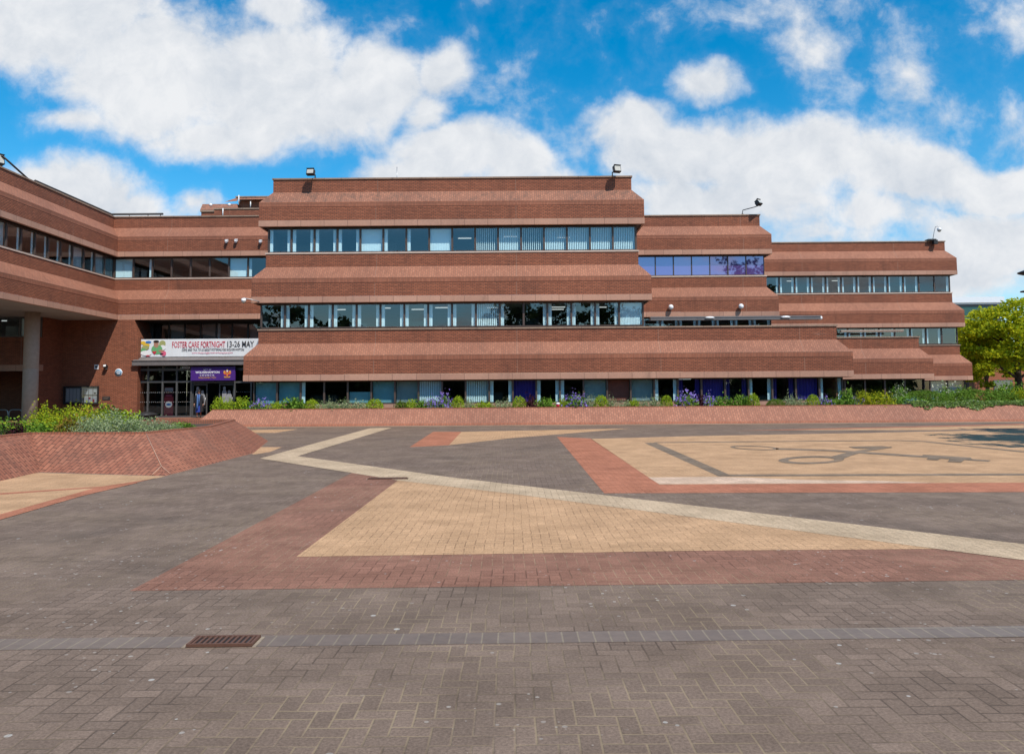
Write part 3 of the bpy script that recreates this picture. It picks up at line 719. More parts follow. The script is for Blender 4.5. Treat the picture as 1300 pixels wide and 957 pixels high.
mb.box(-23.27, -13.0, YE+.15, YE+7, ZE-.05, ZE-.01, M['carpet']); mb.face([(-23.285, 51.6, 0), (-23.285, YE+7, 0), (-23.285, YE+7, 3.5), (-23.285, 51.6, 3.5)], M['innerwall']); mb.face([(-13.0, YE, 0), (-13.0, YE+7, 0), (-13.0, YE+7, 3.5), (-13.0, YE, 3.5)], M['innerwall']); mb.face([(-23.27, YE+7, 0), (-13, YE+7, 0), (-13, YE+7, 3.5), (-23.27, YE+7, 3.5)], M['innerwall'])
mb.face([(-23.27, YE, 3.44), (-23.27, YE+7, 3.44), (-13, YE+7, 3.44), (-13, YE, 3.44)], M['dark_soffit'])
mb.box(ex(228), ex(236), YE+2.5, YE+3, ZE, 1.1, M['cyan']); mb.box(ex(236.5), ex(242.5), YE+1.6, YE+1.7, ZE, 2.0, M['greyboard'])
mb.box(-19.5, -17.5, YE+4.5, YE+5.2, ZE, 1.2, M['innerwall'])
mb.build('entrance_hall', BLD)
mb = MB(); mb.box(-23.25, -13.1, 47.2, YE+.14, .01, ZE, M['slope']); mb.build('entrance_step', BLD)
# roof plant room behind the link
mb = MB(); YR = 60
def rx(px, d=0): return at(px, 265, Y=YR+d).x
def rz(py, d=0): return at(300, py, Y=YR+d).z
mb.box(rx(272), rx(352), YR, YR+1.2, 12.5, rz(266), M['brick']); mb.box(rx(272)-.05, rx(352), YR-.05, YR+1.2, rz(266)+.003, rz(264.3), M['coping'])
mb.box(rx(255.5, 1.3), rx(301, 1.3), YR+1.3, YR+7, 12.5, rz(269, 1.3), M['brick']); mb.box(rx(254, 1.2), rx(303, 1.2), YR+1.21, YR+7, rz(269, 1.3)+.003, rz(266.5, 1.2), M['coping'])
zl, zh = rz(266.5, 1.2)+.004, rz(259, 2.4)
L0, L1, T0, T1 = rx(254, 1.2), rx(303, 1.2), rx(257, 2.4), rx(301, 2.4)
mb.face([(L0, YR+1.2, zl), (L1, YR+1.2, zl), (T1, YR+2.4, zh), (T0, YR+2.4, zh)], M['slope_old']); mb.face([(T0, YR+2.4, zh), (T1, YR+2.4, zh), (T1, YR+7, zh), (T0, YR+7, zh)], M['roof'])
mb.face([(L0, YR+7, zl), (L0, YR+1.2, zl), (T0, YR+2.4, zh), (T0, YR+7, zh)], M['slope_old'])
d = 3.0
mb.box(rx(303, d), rx(356, d), YR+d, YR+8, 12.5, rz(255, d), M['brick'])
mb.face([(rx(287, d), YR+d-.4, rz(258, d)), (rx(303, d), YR+d-.4, rz(257, d)), (rx(304, d), YR+d-.4, rz(255, d)), (rx(356, d), YR+d-.4, rz(255, d)), (rx(356, d), YR+d, rz(251, d)), (rx(301, d), YR+d, rz(251, d))], M['slope_old'])
mb.box(rx(299, d), rx(357, d), YR+d-.1, YR+8, rz(251, d)+.003, rz(249.6, d), M['coping'])
pr_ = mb.build('plant_room', BLD)
mb = MB()
for px, y0, y1, dd in ((303, 259, 248, 2.2), (318, 264, 256, 2.7), (283, 275, 264.5, -.12)):
    mb.tube([(rx(px, dd), YR+dd, rz(y0, dd)), (rx(px, dd), YR+dd, rz(y1, dd))], .04, M['white'])
for px in (267.5, 291): mb.sphere((rx(px, 2), YR+2, rz(260, 2)), .12, M['white'])
mb.build('vent_pipe', pr_)
# roof edge guard rail on the wing
mb = MB(); zr = 13.24
y57 = 42.0
mb.tube([(-25.75, y57, zr-.02), (-25.75, 50.15, zr), (at(207, 272, Y=50.15).x, 50.15, zr)], .07, M['darkmetal'], 6)
for y in (42.2, 44.5, 47, 49.5): mb.tube([(-25.75, y, 12.6), (-25.75, y, zr)], .025, M['darkmetal'], 6)
for x in (-24.6, -23.4, -22.6): mb.tube([(x, 50.15, 12.6), (x, 50.15, zr)], .025, M['darkmetal'], 6)
mb.build('roof_rail', BLD)

# ------------------------------------------------------------------ things on the building
def floodlight(name, px, py, Y, size, yaw, pitch, foot, label, knee=None):
    """square lamp head on a bent pole; foot is where the pole stands"""
    c = at(px, py, Y=Y); w, h, d = size
    root = empty(name, foot, label, 'floodlight')
    L = c - Vector(foot); rot = Matrix.Rotation(yaw, 3, 'Z') @ Matrix.Rotation(pitch, 3, 'X')
    b = MB(); b.obox(L, (w, d, h), rot, M['black'])
    b.obox(L+rot @ Vector((0, d*.62, 0)), (w*.6, d*.4, h*.6), rot, M['darkmetal'])
    for s in (-1, 1): b.obox(L+rot @ Vector((s*(w/2+.02), 0, -.02)), (.025, .07, h*.8), rot, M['darkmetal'])
    b.obox(L+rot @ Vector((0, -d*.5-.02, h*.5+.01)), (w*1.02, .08, .02), rot, M['black'])
    hd = b.build('lamp_head', root)
    g = MB(); g.obox(L+rot @ Vector((0, -d/2-.006, 0)), (w*.84, .01, h*.8), rot, M['lampglass']); g.build('lens', hd)
    p = MB(); base = L+rot @ Vector((0, .02, -h/2-.02))
    pts = [(0, 0, 0)]+[tuple(Vector(k)-Vector(foot)) for k in (knee or [])]+[tuple(base)]
    p.tube(pts, .03, M['darkmetal'], 8); p.box(-.09, .09, -.09, .09, -.03, .02, M['darkmetal']); p.build('pole', root)
    return root
zc = 4.97+2*PT-.01
f1 = at(399, 228.3, Y=41.1); floodlight('floodlight', 394.5, 219, 40.75, (.4, .3, .22), R(-4), R(-18), (f1.x, 41.28, zc), 'black floodlight above the left end of the highest parapet', [(f1.x, 41.28, zc+.2)])
f2 = at(778, 225, Y=41.1); floodlight('floodlight', 783, 215, 40.75, (.38, .34, .22), R(18), R(-14), (f2.x, 41.28, zc), 'black floodlight above the right end of the highest parapet', [(f2.x, 41.28, zc+.22)])
k1 = at(943, 267, Y=50.5); k2 = at(958, 263, Y=50.3)
floodlight('floodlight', 963, 257.5, 50.2, (.4, .34, .24), R(40), R(-35), (k1.x, 50.65, zc), 'black floodlight on a long sloping arm above the middle block', [k1, k2])
kk = at(2, 212, Y=39.4)
r = floodlight('floodlight', -2, 203, 39.4, (.45, .5, .3), R(60), R(-10), (-25.55, 39.5, zc), 'dark floodlight braced by a diagonal strut on the left wing roof')
mb = MB(); p0 = Vector((at(4, 199, Y=39.4).x, 39.4, at(4, 199, Y=39.4).z))-r.location; p1 = Vector((-25.5, 41.0, zc))-r.location
mb.tube([p0, p1], .055, M['darkmetal'], 6); mb.tube([p0+Vector((0, 0, .03)), p0+Vector((-.9, 0, .03))], .05, M['darkmetal'], 6); mb.build('strut', r)

def dome_camera(px, py, Y, rad, foot, knee, label):
    c = at(px, py, Y=Y); root = empty('security_camera', foot, label, 'security camera'); L = c-Vector(foot)
    b = MB(); b.lathe(L, [(rad*.35, rad*1.3), (rad*.95, rad*1.1), (rad, .3*rad), (rad*.98, 0)], M['white'], 16); b.build('housing', root)
    d = MB(); d.sphere(L, rad*.9, M['lampglass'], 14, (1, 1, .9)); d.build('dome', root)
    a = MB(); a.tube([(0, 0, 0)]+[tuple(Vector(k)-Vector(foot)) for k in knee]+[tuple(L+Vector((0, 0, rad*1.3)))], .022, M['steel'], 8)
    a.build('bracket', root); return root
fc = at(1185.5, 303, Y=60.2)
rc = dome_camera(1192.5, 292.5, 60.0, .16, (fc.x, 60.4, zc), [at(1186, 294, Y=60.1), at(1187.5, 288, Y=60.1), at(1191, 287.5, Y=60.0)], 'white dome security camera on a hooked pole over the far right block')
mb = MB(); mb.box(-.5, .12, -.35, .2, .0, .12, M['black']); mb.box(-.14, .14, -.5, -.2, -.3, .02, M['black']); mb.build('base_box', rc)
fa = at(329, 383, Y=40.3)
dome_camera(309.3, 382.5, 40.15, .12, (fa.x, 40.35, 6.36), [at(318, 380, Y=40.2), at(310, 378.6, Y=40.15)], 'white dome security camera on an arm at the left corner of the main block')
# antenna
a0 = at(504, 228, Y=42.5); root = empty('roof_antenna', (a0.x, 42.5, 12.6), 'thin whip antenna standing on the main block roof', 'antenna')
mb = MB(); mb.tube([(0, 0, 0), (0, 0, at(504, 212, Y=42.5).z-12.6)], .022, M['steel'], 6); mb.build('mast', root)
mb = MB(); mb.lathe((0, 0, 0), [(.1, 0), (.1, .06), (.05, .25), (.03, .3)], M['darkmetal'], 10); mb.build('mount', root)
# globe lamps
for px, py, lab in ((851.5, 390, 'white globe lamp on the middle block brick band, nearer the main block'), (940.5, 389, 'white globe lamp on the middle block brick band, nearer the far right block')):
    yb = 50.6-.82; c = at(px, py, Y=yb-.16); root = empty('globe_lamp', (c.x, yb, c.z), lab, 'wall lamp')
    g = MB(); g.sphere((0, -.2, 0), .165, M['white'], 18); g.build('globe', root)
    g = MB(); g.lathe((0, .0, 0), [(.1, 0), (.1, .03), (.05, .05), (.05, .09)], M['steel'], 14, 'Y'); g.build('bracket', root)
# small wall lights below the link parapet
for px, py, lab in ((288.5, 306, 'left one of two small pale wall lights set close together'), (300.5, 305.5, 'small pale wall light right of its close neighbour on the link'), (331.5, 306.5, 'small pale wall light beside the main block corner')):
    yb = 49.8-.565; c = at(px, py, Y=yb); root = empty('wall_light', (c.x, yb, c.z), lab, 'wall light')
    g = MB(); g.obox((0, -.12, 0), (.16, .2, .13), Matrix.Rotation(R(20), 3, 'X'), M['white']); g.obox((.0, -.19, -.1), (.11, .09, .12), Matrix.Rotation(R(35), 3, 'X'), M['white']); g.build('lamp_body', root)
    g = MB(); g.box(-.05, .05, -.06, 0, -.07, .05, M['steel']); g.build('bracket', root)
# long slender canopies before the first floor windows of the middle and right blocks
def beam(px0, px1, pyc, Y, h, d, label, mat='canopy', ends=True):
    a, b = at(px0, pyc, Y=Y), at(px1, pyc, Y=Y); a.z = b.z = (a.z+b.z)/2
    root = empty('window_canopy', a, label, 'canopy'); L = b.x-a.x
    m1 = MB(); m1.box(0, L, -d/2, d/2, -h/2, h/2, M[mat]); m1.box(-.01, L+.01, -d/2-.03, -d/2-.003, h/2-.06, h/2+.02, M[mat]); m1.build('trough', root)
    s = MB()
    n = max(2, int(L/4))
    for i in range(n): x = L*(i+.5)/n; s.box(x-.03, x+.03, d/2+.003, d/2+1.2, -.04, .04, M['darkmetal'])
    s.build('support_arm', root)
    return root, L
rt, L = beam(825, 1040, 404.2, 49.1, .2, .5, 'long grey canopy trough with white end lamp before the middle block')
g = MB(); g.sphere((L+.02, -.1, -.02), .14, M['white'], 14); g.build('end_lamp', rt)
g = MB()
for px in (900, 996): g.sphere((at(px, 404, Y=49).x-rt.location.x, -.32, .03), .3, M['white'], 12, (1, .3, .25))
g.build('spot_lamp', rt)
beam(1067, 1146, 420.5, 58.3, .13, .25, 'short pale bar canopy before the far right block windows', 'concrete')

# ------------------------------------------------------------------ banner, sign, notices
M['banner'] = plain('banner vinyl', (.74, .76, .78), .5, var=.02)
M['ink_red'] = plain('red print', (.55, .02, .05), .6, var=.02); M['ink_grey'] = plain('dark print', (.06, .055, .06), .6, var=.02)
M['ink_pink'] = plain('pink print', (.7, .12, .22), .6, var=.02); M['ink_white'] = plain('white print', (.8, .8, .82), .5, var=.02)
M['sign_purple'] = plain('purple sign', (.07, .02, .2), .4, var=.03)
M['yellow'] = plain('yellow print', (.72, .46, .04), .6, var=.05); M['skin'] = plain('skin', (.42, .22, .15), .55, var=.05)
M['green'] = plain('green print', (.14, .38, .16), .6, var=.05); M['olive'] = plain('olive print', (.35, .36, .14), .6, var=.1)
M['hair'] = plain('dark hair', (.02, .014, .012), .5, var=.1); M['gold'] = plain('gold print', (.65, .36, .06), .5, var=.05)
M['orange'] = plain('orange print', (.7, .16, .03), .5, var=.05); M['blue_print'] = plain('blue print', (.05, .18, .5), .5, var=.05)
YN = 49.35
def disc(mb, x, z, rx_, rz_, y, m, n=16, a0=0.0):
    mb.face([(x+rx_*math.cos(2*math.pi*k/n+a0), y, z+rz_*math.sin(2*math.pi*k/n+a0)) for k in range(n)], m)
b0 = at(178.5, 453, Y=YN); b1 = at(336, 430, Y=YN); bw, bh = b1.x-b0.x, at(200, 430.6, Y=YN).z-at(200, 453, Y=YN).z
ban = empty('banner', (b0.x, YN, at(200, 453, Y=YN).z), 'long white banner reading FOSTER CARE FORTNIGHT 13-26 MAY over the entrance', 'banner')
mb = MB(); n = 30
for i in range(n):
    xa, xb = bw*i/n, bw*(i+1)/n; ya, yb = .012*math.sin(i*1.3), .012*math.sin((i+1)*1.3)
    mb.face([(xa, ya, 0), (xb, yb, 0), (xb, yb, bh), (xa, ya, bh)], M['banner']); mb.face([(xb, yb+.01, 0), (xa, ya+.01, 0), (xa, ya+.01, bh), (xb, yb+.01, bh)], M['banner'])
mb.build('cloth', ban)
def bx_(zx): return (at(170+zx/8.125, 440, Y=YN).x-b0.x)     # helper: banner position from an enlarged view
def bz_(zy): return at(240, 425+zy/8.133, Y=YN).z-ban.location.z
y1 = -.02
lettering(ban, 'FOSTER CARE FORTNIGHT', bx_(396), bx_(942), bz_(133), bz_(70), y1, M['ink_red'], bold=.006)
lettering(ban, '13-26 MAY', bx_(965), bx_(1240), bz_(131), bz_(68), y1, M['ink_grey'], bold=.012)
lettering(ban, 'COME AND TALK TO US ABOUT FOSTERING FOR WOLVERHAMPTON', bx_(496), bx_(1138), bz_(168), bz_(143), y1, M['ink_grey'], bold=0)
lettering(ban, 'www.fosteringforwolverhampton.com', bx_(600), bx_(1022), bz_(199), bz_(181), y1, M['ink_pink'])
pic = MB(); X = lambda v: bx_(v); Zf = lambda v: bz_(v); s_ = bx_(20)-bx_(0)
for i, (x, z, a, b, mt) in enumerate([(95, 80, 26, 18, 'yellow'), (130, 105, 34, 18, 'yellow'), (150, 72, 30, 12, 'blue_print'), (120, 130, 40, 24, 'olive'), (295, 90, 34, 34, 'olive'), (100, 165, 30, 30, 'green'), (300, 130, 30, 26, 'white'),
        (240, 150, 58, 50, 'green'), (130, 185, 60, 26, 'white'), (310, 190, 26, 26, 'ink_pink'), (232, 96, 26, 36, 'skin'), (232, 68, 30, 14, 'hair'), (285, 165, 30, 12, 'skin'), (150, 212, 24, 6, 'ink_red'), (290, 195, 20, 7, 'hair')]):
    zc_ = max(Zf(z), b*s_/20+.01)
    disc(pic, X(x), min(zc_, bh-b*s_/20-.005), a*s_/20, b*s_/20, -.018-.0012*i, M[mt])
hx, hz = X(216), Zf(180)
pic.face([(hx, -.04, hz-.13), (hx+.13, -.04, hz+.02), (hx+.1, -.04, hz+.1), (hx, -.04, hz+.05), (hx-.1, -.04, hz+.1), (hx-.13, -.04, hz+.02)], M['ink_red'])
pic.build('printed_picture', ban)
for x in (.03, bw-.03):
    pass
# purple entrance sign
YG = YE-.46
s0 = at(242, 483, Y=YG); s1 = at(298.6, 465.5, Y=YG); sw, shh = s1.x-s0.x, at(270, 465.7, Y=YG).z-at(270, 483, Y=YG).z
sg = empty('entrance_sign', (s0.x, YG, at(270, 483, Y=YG).z), 'purple council sign with white lettering and a crest above the entrance doors', 'sign')
mb = MB(); mb.box(0, sw, 0, .12, 0, shh, M['sign_purple']); mb.build('board', sg)
def gx(zx): return at(230+zx/11.26, 475, Y=YG).x-s0.x
def gz(zy): return at(270, 455+zy/11.26, Y=YG).z-sg.location.z
lettering(sg, 'CITY OF', gx(318), gx(430), gz(168), gz(146), -.006, M['ink_white'], space=1.15)
lettering(sg, 'WOLVERHAMPTON', gx(204), gx(548), gz(212), gz(182), -.006, M['ink_white'], bold=.03)
lettering(sg, 'COUNCIL', gx(268), gx(476), gz(250), gz(226), -.006, M['ink_white'], bold=.012, space=1.6)
lettering(sg, 'WELCOMES YOU', gx(248), gx(498), gz(284), gz(264), -.006, M['gold'], bold=.01, space=1.15)
cr = MB(); cx, cz = gx(658), gz(222); u = (gx(758)-gx(658))/1.75
# crest: supporters either side of a shield, helm and ribbon below
for i, (dx, dz, a, b, mt) in enumerate([(-.62, .35, .34, .5, 'orange'), (.62, .35, .34, .5, 'orange'), (-.7, .55, .24, .26, 'gold'), (.7, .55, .24, .26, 'gold'), (0, .75, .22, .25, 'ink_white'), (0, 1.05, .14, .2, 'gold')]):
    disc(cr, cx+dx*u, cz+dz*u, a*u, b*u, -.004-.001*i, M[mt])
cr.face([(cx-.5*u, -.012, cz+.5*u), (cx-.5*u, -.012, cz-.2*u), (cx, -.012, cz-.8*u), (cx+.5*u, -.012, cz-.2*u), (cx+.5*u, -.012, cz+.5*u)], M['ink_red'])
cr.face([(cx-.1*u, -.014, cz+.48*u), (cx-.1*u, -.014, cz-.6*u), (cx+.1*u, -.014, cz-.6*u), (cx+.1*u, -.014, cz+.48*u)], M['gold']); cr.face([(cx-.47*u, -.014, cz+.25*u), (cx-.47*u, -.014, cz+.05*u), (cx+.47*u, -.014, cz+.05*u), (cx+.47*u, -.014, cz+.25*u)], M['gold'])
cr.face([(cx-.8*u, -.015, cz-.55*u), (cx-.7*u, -.015, cz-.95*u), (cx+.7*u, -.015, cz-.95*u), (cx+.8*u, -.015, cz-.55*u), (cx, -.015, cz-.8*u)], M['gold'])
cr.build('crest', sg)
mb = MB(); q = at(236, 466.5, Y=YE-.3); mb.box(-.22, .22, 0, .08, -.06, .06, M['white']); mb.box(-.18, .18, -.012, -.002, -.035, .035, M['ink_grey'])
lm = empty('bulkhead_light', (q.x, YE-.3, q.z), 'small white bulkhead light left of the purple sign', 'light'); o = mb.build('fitting', lm)
# dark red poster stand behind the glass
q0, q1 = at(208, 528, Y=YE+.5), at(220.5, 491, Y=YE+.5); w, h = q1.x-q0.x, q1.z-ZE
M['poster_red'] = plain('poster red', (.13, .014, .03), .5)
ps = empty('poster_stand', (q0.x, YE+.5, ZE), 'tall dark red poster stand with white roundel behind the entrance glass', 'poster')
mb = MB(); mb.box(0, w, 0, .03, .06, h, M['poster_red']); mb.build('panel', ps)
mb = MB(); disc(mb, w*.5, h*.42, w*.38, w*.34, -.004, M['ink_white']); disc(mb, w*.5, h*.42, w*.27, w*.12, -.006, M['blue_print']); mb.box(.03, w-.03, -.006, -.002, h*.86, h*.97, M['ink_white']); mb.box(w*.15, w*.85, -.006, -.002, h*.68, h*.74, M['ink_pink']); mb.build('print', ps)
mb = MB(); mb.box(-.03, w+.03, -.12, .14, 0, .06, M['steel']); mb.build('foot', ps)
# things on the shaded wall
YWp = YW-.005
n0, n1 = at(80, 513.2, Y=YWp-.1), at(125, 489.8, Y=YWp-.1); w, h = n1.x-n0.x, n1.z-n0.z
nb = empty('notice_board', (n0.x, YWp, n0.z), 'glazed notice board with white sheets on the shaded brick wall', 'notice board')
mb = MB(); mb.box(0, w, -.03, 0, 0, h, M['black']); mb.box(0, w, -.12, -.03, 0, .07, M['black']); mb.box(0, w, -.12, -.03, h-.07, h, M['black']); mb.box(0, .07, -.12, -.03, .07, h-.07, M['black']); mb.box(w-.07, w, -.12, -.03, .07, h-.07, M['black']); mb.build('case', nb)
mb = MB()
mb.box(.1, w*.56, -.045, -.035, .1, h-.1, M['greyboard'])
for i in range(3):
    for j in range(2): mb.box(w*.59+i*w*.125, w*.59+i*w*.125+w*.11, -.045, -.035, .1+j*h*.42, .1+j*h*.42+h*.36, M['white'])
for i in range(4): mb.box(.15+i*w*.1, .15+i*w*.1+w*.085, -.05, -.046, .16, h-.16, M['banner'])
mb.build('notices', nb)
mb = MB(); mb.box(w*.72, w*.77, -.052, -.047, .3, .42, M['ink_red']); mb.box(w*.83, w*.88, -.052, -.047, .12, .3, M['ink_red']); mb.box(w*.61, w*.68, -.052, -.047, h-.3, h-.22, M['ink_grey']); mb.box(w*.86, w*.92, -.052, -.047, h-.5, h-.4, M['ink_grey']); mb.build('print', nb)
mb = MB(); mb.face([(.07, -.1, .07), (w-.07, -.1, .07), (w-.07, -.1, h-.07), (.07, -.1, h-.07)], M['glass_clear']); mb.build('pane', nb)
q = at(122.6, 465.8, Y=YWp); mb = MB(); mb.box(-.13, .13, -.02, 0, -.14, .14, M['banner']); sp = empty('wall_notice', (q.x, YWp, q.z), 'small square white notice on the shaded wall', 'sign'); mb.build('plate', sp)
mb = MB(); mb.box(-.08, .08, -.026, -.021, -.06, .08, M['ink_grey']); mb.build('print', sp)
q = at(135.5, 465.8, Y=YWp); wl = empty('wall_lamp', (q.x, YWp, q.z), 'small dark hooded lamp between the notice and round plaque', 'wall lamp')
mb = MB(); mb.obox((0, -.16, .03), (.2, .24, .17), Matrix.Rotation(R(-20), 3, 'X'), M['darkmetal']); mb.build('hood', wl)
mb = MB(); mb.box(-.06, .06, -.05, 0, -.16, .04, M['steel']); mb.build('bracket', wl); mb = MB(); mb.obox((.01, -.285, .075), (.15, .02, .12), Matrix.Rotation(R(-20), 3, 'X'), M['white']); mb.build('lens', wl)
q = at(150.7, 472.8, Y=YWp); pq = empty('round_plaque', (q.x, YWp, q.z), 'round blue plaque with pale rim on the brick pier', 'plaque')
M['plaque_blue'] = plain('plaque enamel', (.08, .26, .42), .4, var=.04)
mb = MB(); mb.lathe((0, 0, 0), [(.235, 0), (.235, .02)], M['ink_white'], 28, 'Y'); mb.build('rim', pq)
mb = MB(); mb.lathe((0, -.021, 0), [(.195, 0), (.195, .008)], M['plaque_blue'], 28, 'Y'); mb.build('disc', pq)
mb = MB()
for i, ww in enumerate((.09, .13, .14, .12, .08)): mb.box(-ww, ww, -.034, -.03, .095-i*.05, .117-i*.05, M['ink_white'])
mb.build('inscription', pq)
q = at(135, 505.5, Y=YWp); bp = empty('wall_plate', (q.x, YWp, q.z), 'small dark bronze name plate low on the brick pier', 'plaque')
mb = MB(); mb.box(-.24, .24, -.02, 0, -.11, .11, M['darkmetal']); mb.build('plate', bp)
mb = MB()
for i in range(3): mb.box(-.17, .17-.04*i, -.025, -.021, .045-i*.045, .06-i*.045, M['coping'])
mb.build('inscription', bp)
# domed litter bin by the entrance
q = at(184.5, 545, Z=0)
bn = empty('litter_bin', (-21.0, 45.0, 0), 'round dark litter bin with domed lid in front of the entrance', 'litter bin')
q = at(184.5, 526, Y=45.0); bn.location.x = q.x
mb = MB(); mb.lathe((0, 0, 0), [(.52, 0), (.55, .05), (.55, .42), (.57, .44)], M['darkmetal'], 24); mb.build('drum', bn)
mb = MB(); mb.lathe((0, 0, .44), [(.62, 0), (.64, .05), (.6, .1), (.45, .17), (.22, .21), (.05, .22)], M['black'], 24); mb.build('lid', bn)
# cycle stands under the wing
for px, lab in ((2, 'galvanised cycle stand under the wing, cut by the photo edge'), (20, 'galvanised cycle stand beside the concrete column')):
    q = at(px, 520, Y=45.6); cs = empty('cycle_stand', (q.x, 45.6, 0), lab, 'cycle stand', 'cycle stands under the wing')
    mb = MB(); pts = [(-.38, 0, 0), (-.38, 0, .62)]+[(-.38+.2*(1-math.cos(t*R(22.5))), 0, .62+.2*math.sin(t*R(22.5))) for t in range(1, 5)]
    pts += [(-p[0], p[1], p[2]) for p in pts[::-1]]; mb.tube(pts, .028, M['steel'], 8); mb.build('hoop', cs)
    mb = MB()
    for s in (-.38, .38): mb.lathe((s, 0, 0), [(.07, 0), (.07, .012), (.03, .014)], M['steel'], 10)
    mb.build('foot_plate', cs)

# ------------------------------------------------------------------ person at the door
def skin_mesh(name, joints, edges, mat, sub=2, root=0):
    me = bpy.data.meshes.new(name); bm = bmesh.new(); lay = bm.verts.layers.skin.verify()
    vs = []
    for i, (p, r) in enumerate(joints):
        v = bm.verts.new(p); v[lay].radius = r if isinstance(r, tuple) else (r, r); v[lay].use_root = i == root; vs.append(v)
    for a, b in edges: bm.edges.new((vs[a], vs[b]))
    bm.to_mesh(me); bm.free(); o = bpy.data.objects.new(name, me); COL.objects.link(o)
    s = o.modifiers.new('s', 'SKIN'); s.use_smooth_shade = True
    d = o.modifiers.new('d', 'SUBSURF'); d.levels = sub; d.render_levels = sub
    bpy.context.view_layer.update()
    ev = bpy.data.meshes.new_from_object(o.evaluated_get(bpy.context.evaluated_depsgraph_get()))
    bpy.data.objects.remove(o); ev.materials.clear(); ev.materials.append(mat)
    for p in ev.polygons: p.use_smooth = True
    ev.name = name; return ev
pxX = at(252.5, 515, Y=48.3).x
per = empty('person', (pxX, 48.3, ZE), 'person in dark coat and blue dress walking out of the entrance', 'person', rz=R(8))
J = [((0, 0, .9), (.13, .1)), ((0, 0, 1.12), (.115, .09)), ((0, 0, 1.32), (.14, .09)), ((0, -.005, 1.42), (.05, .05)), ((0, -.03, 1.5), (.06, .07)), ((0, -.035, 1.6), (.07, .085)),
     ((-.17, 0, 1.34), .05), ((-.225, .0, 1.1), .042), ((-.25, -.07, .86), .03), ((.17, 0, 1.34), .05), ((.225, .02, 1.1), .042), ((.255, -.03, .86), .03),
     ((-.08, -.02, .82), .085), ((-.085, -.06, .47), .055), ((-.085, -.02, .09), .038), ((-.09, -.14, .04), .03), ((.08, .02, .82), .085), ((.085, .03, .47), .055), ((.085, .12, .1), .038), ((.09, .02, .05), .03),
     ((-.255, -.1, .78), (.018, .035)), ((.262, -.06, .78), (.018, .035))]
E_ = [(0, 1), (1, 2), (2, 3), (3, 4), (4, 5), (2, 6), (6, 7), (7, 8), (2, 9), (9, 10), (10, 11), (0, 12), (12, 13), (13, 14), (14, 15), (0, 16), (16, 17), (17, 18), (18, 19), (8, 20), (11, 21)]
# four fingers and a thumb on each hand
def hand(b, s):
    x, y, z = J[b][0]
    for k, ln in ((-1.5, .055), (-.5, .07), (.5, .066), (1.5, .05)):
        i = len(J); J.append(((x, y+k*.019, z-.045), .0085)); J.append(((x-s*.008, y+k*.021, z-.045-ln*.6), .008)); J.append(((x-s*.016, y+k*.02, z-.045-ln), .007))
        E_.append((b, i)); E_.append((i, i+1)); E_.append((i+1, i+2))
    i = len(J); J.append(((x, y-.045, z-.0), .0095)); J.append(((x-s*.006, y-.06, z-.04), .008)); E_.append((b, i)); E_.append((i, i+1))
hand(20, -1); hand(21, 1)
link('body', skin_mesh('body', J, E_, M['skin'], 2), per)
face = MB()
for s in (-1, 1): face.sphere((s*.03, -.112, 1.575), .011, M['hair'], 8); face.sphere((s*.073, -.03, 1.56), .02, M['skin'], 8, (.5, 1, 1.4))
face.sphere((0, -.122, 1.545), .014, M['skin'], 8, (.8, 1.2, 1.4)); face.sphere((0, -.11, 1.505), .02, M['ink_red'], 8, (1.1, .5, .35)); face.build('face', per)
hr = MB(); hr.sphere((0, -.005, 1.6), .105, M['hair'], 16, (.92, 1, 1)); hr.sphere((-.06, .04, 1.45), .075, M['hair'], 12, (.8, .8, 2.2)); hr.sphere((.055, .05, 1.45), .07, M['hair'], 12, (.8, .8, 2.0)); hr.build('hair', per)
M['dress'] = plain('blue dress', (.015, .04, .26), .7, var=.4, vs=14); M['scarf'] = plain('pale blue scarf', (.07, .15, .34), .8, var=.4, vs=20); M['coat'] = plain('black coat', (.018, .017, .02), .8)
def garment(name, prof, mat, a0=0, a1=360, n=24, yo=0):
    mb = MB(); rows = []
    for (z, rx_, ry_) in prof: rows.append([(rx_*math.cos(R(a0+(a1-a0)*k/n)), yo+ry_*math.sin(R(a0+(a1-a0)*k/n)), z) for k in range(n+1)])
    v = [p for r_ in rows for p in r_]; f = [(i*(n+1)+k, i*(n+1)+k+1, (i+1)*(n+1)+k+1, (i+1)*(n+1)+k) for i in range(len(rows)-1) for k in range(n)]
    mb.add(v, f, mat, True); return mb.build(name, per)
garment('dress', [(.34, .225, .2), (.5, .2, .185), (.8, .175, .155), (1.0, .15, .13), (1.2, .165, .13), (1.36, .15, .11), (1.42, .07, .07)], M['dress'])
garment('coat', [(.36, .275, .24), (.7, .25, .215), (1.0, .215, .175), (1.2, .215, .165), (1.36, .2, .145), (1.43, .1, .1)], M['coat'], -62, 242)
for s in (-1, 1):
    mb = MB(); mb.tube([(s*.16, 0, 1.36), (s*.225, .005, 1.1), (s*.252, -.05, .88)], [.08, .07, .058], M['coat'], 12); mb.build('sleeve', per)
mb = MB(); mb.tube([(-.06, -.11, 1.42), (-.05, -.16, 1.2), (-.045, -.185, .75), (-.05, -.2, .5)], [.04, .045, .05, .05], M['scarf'], 8); mb.tube([(.06, -.11, 1.42), (.05, -.16, 1.2), (.05, -.18, .8)], [.04, .045, .05], M['scarf'], 8); mb.build('scarf', per)
mb = MB()
for s, y in ((-1, -.1), (1, .05)): mb.sphere((s*.088, y, .05), .05, M['black'], 10, (.9, 2.3, .9))
mb.build('shoes', per)

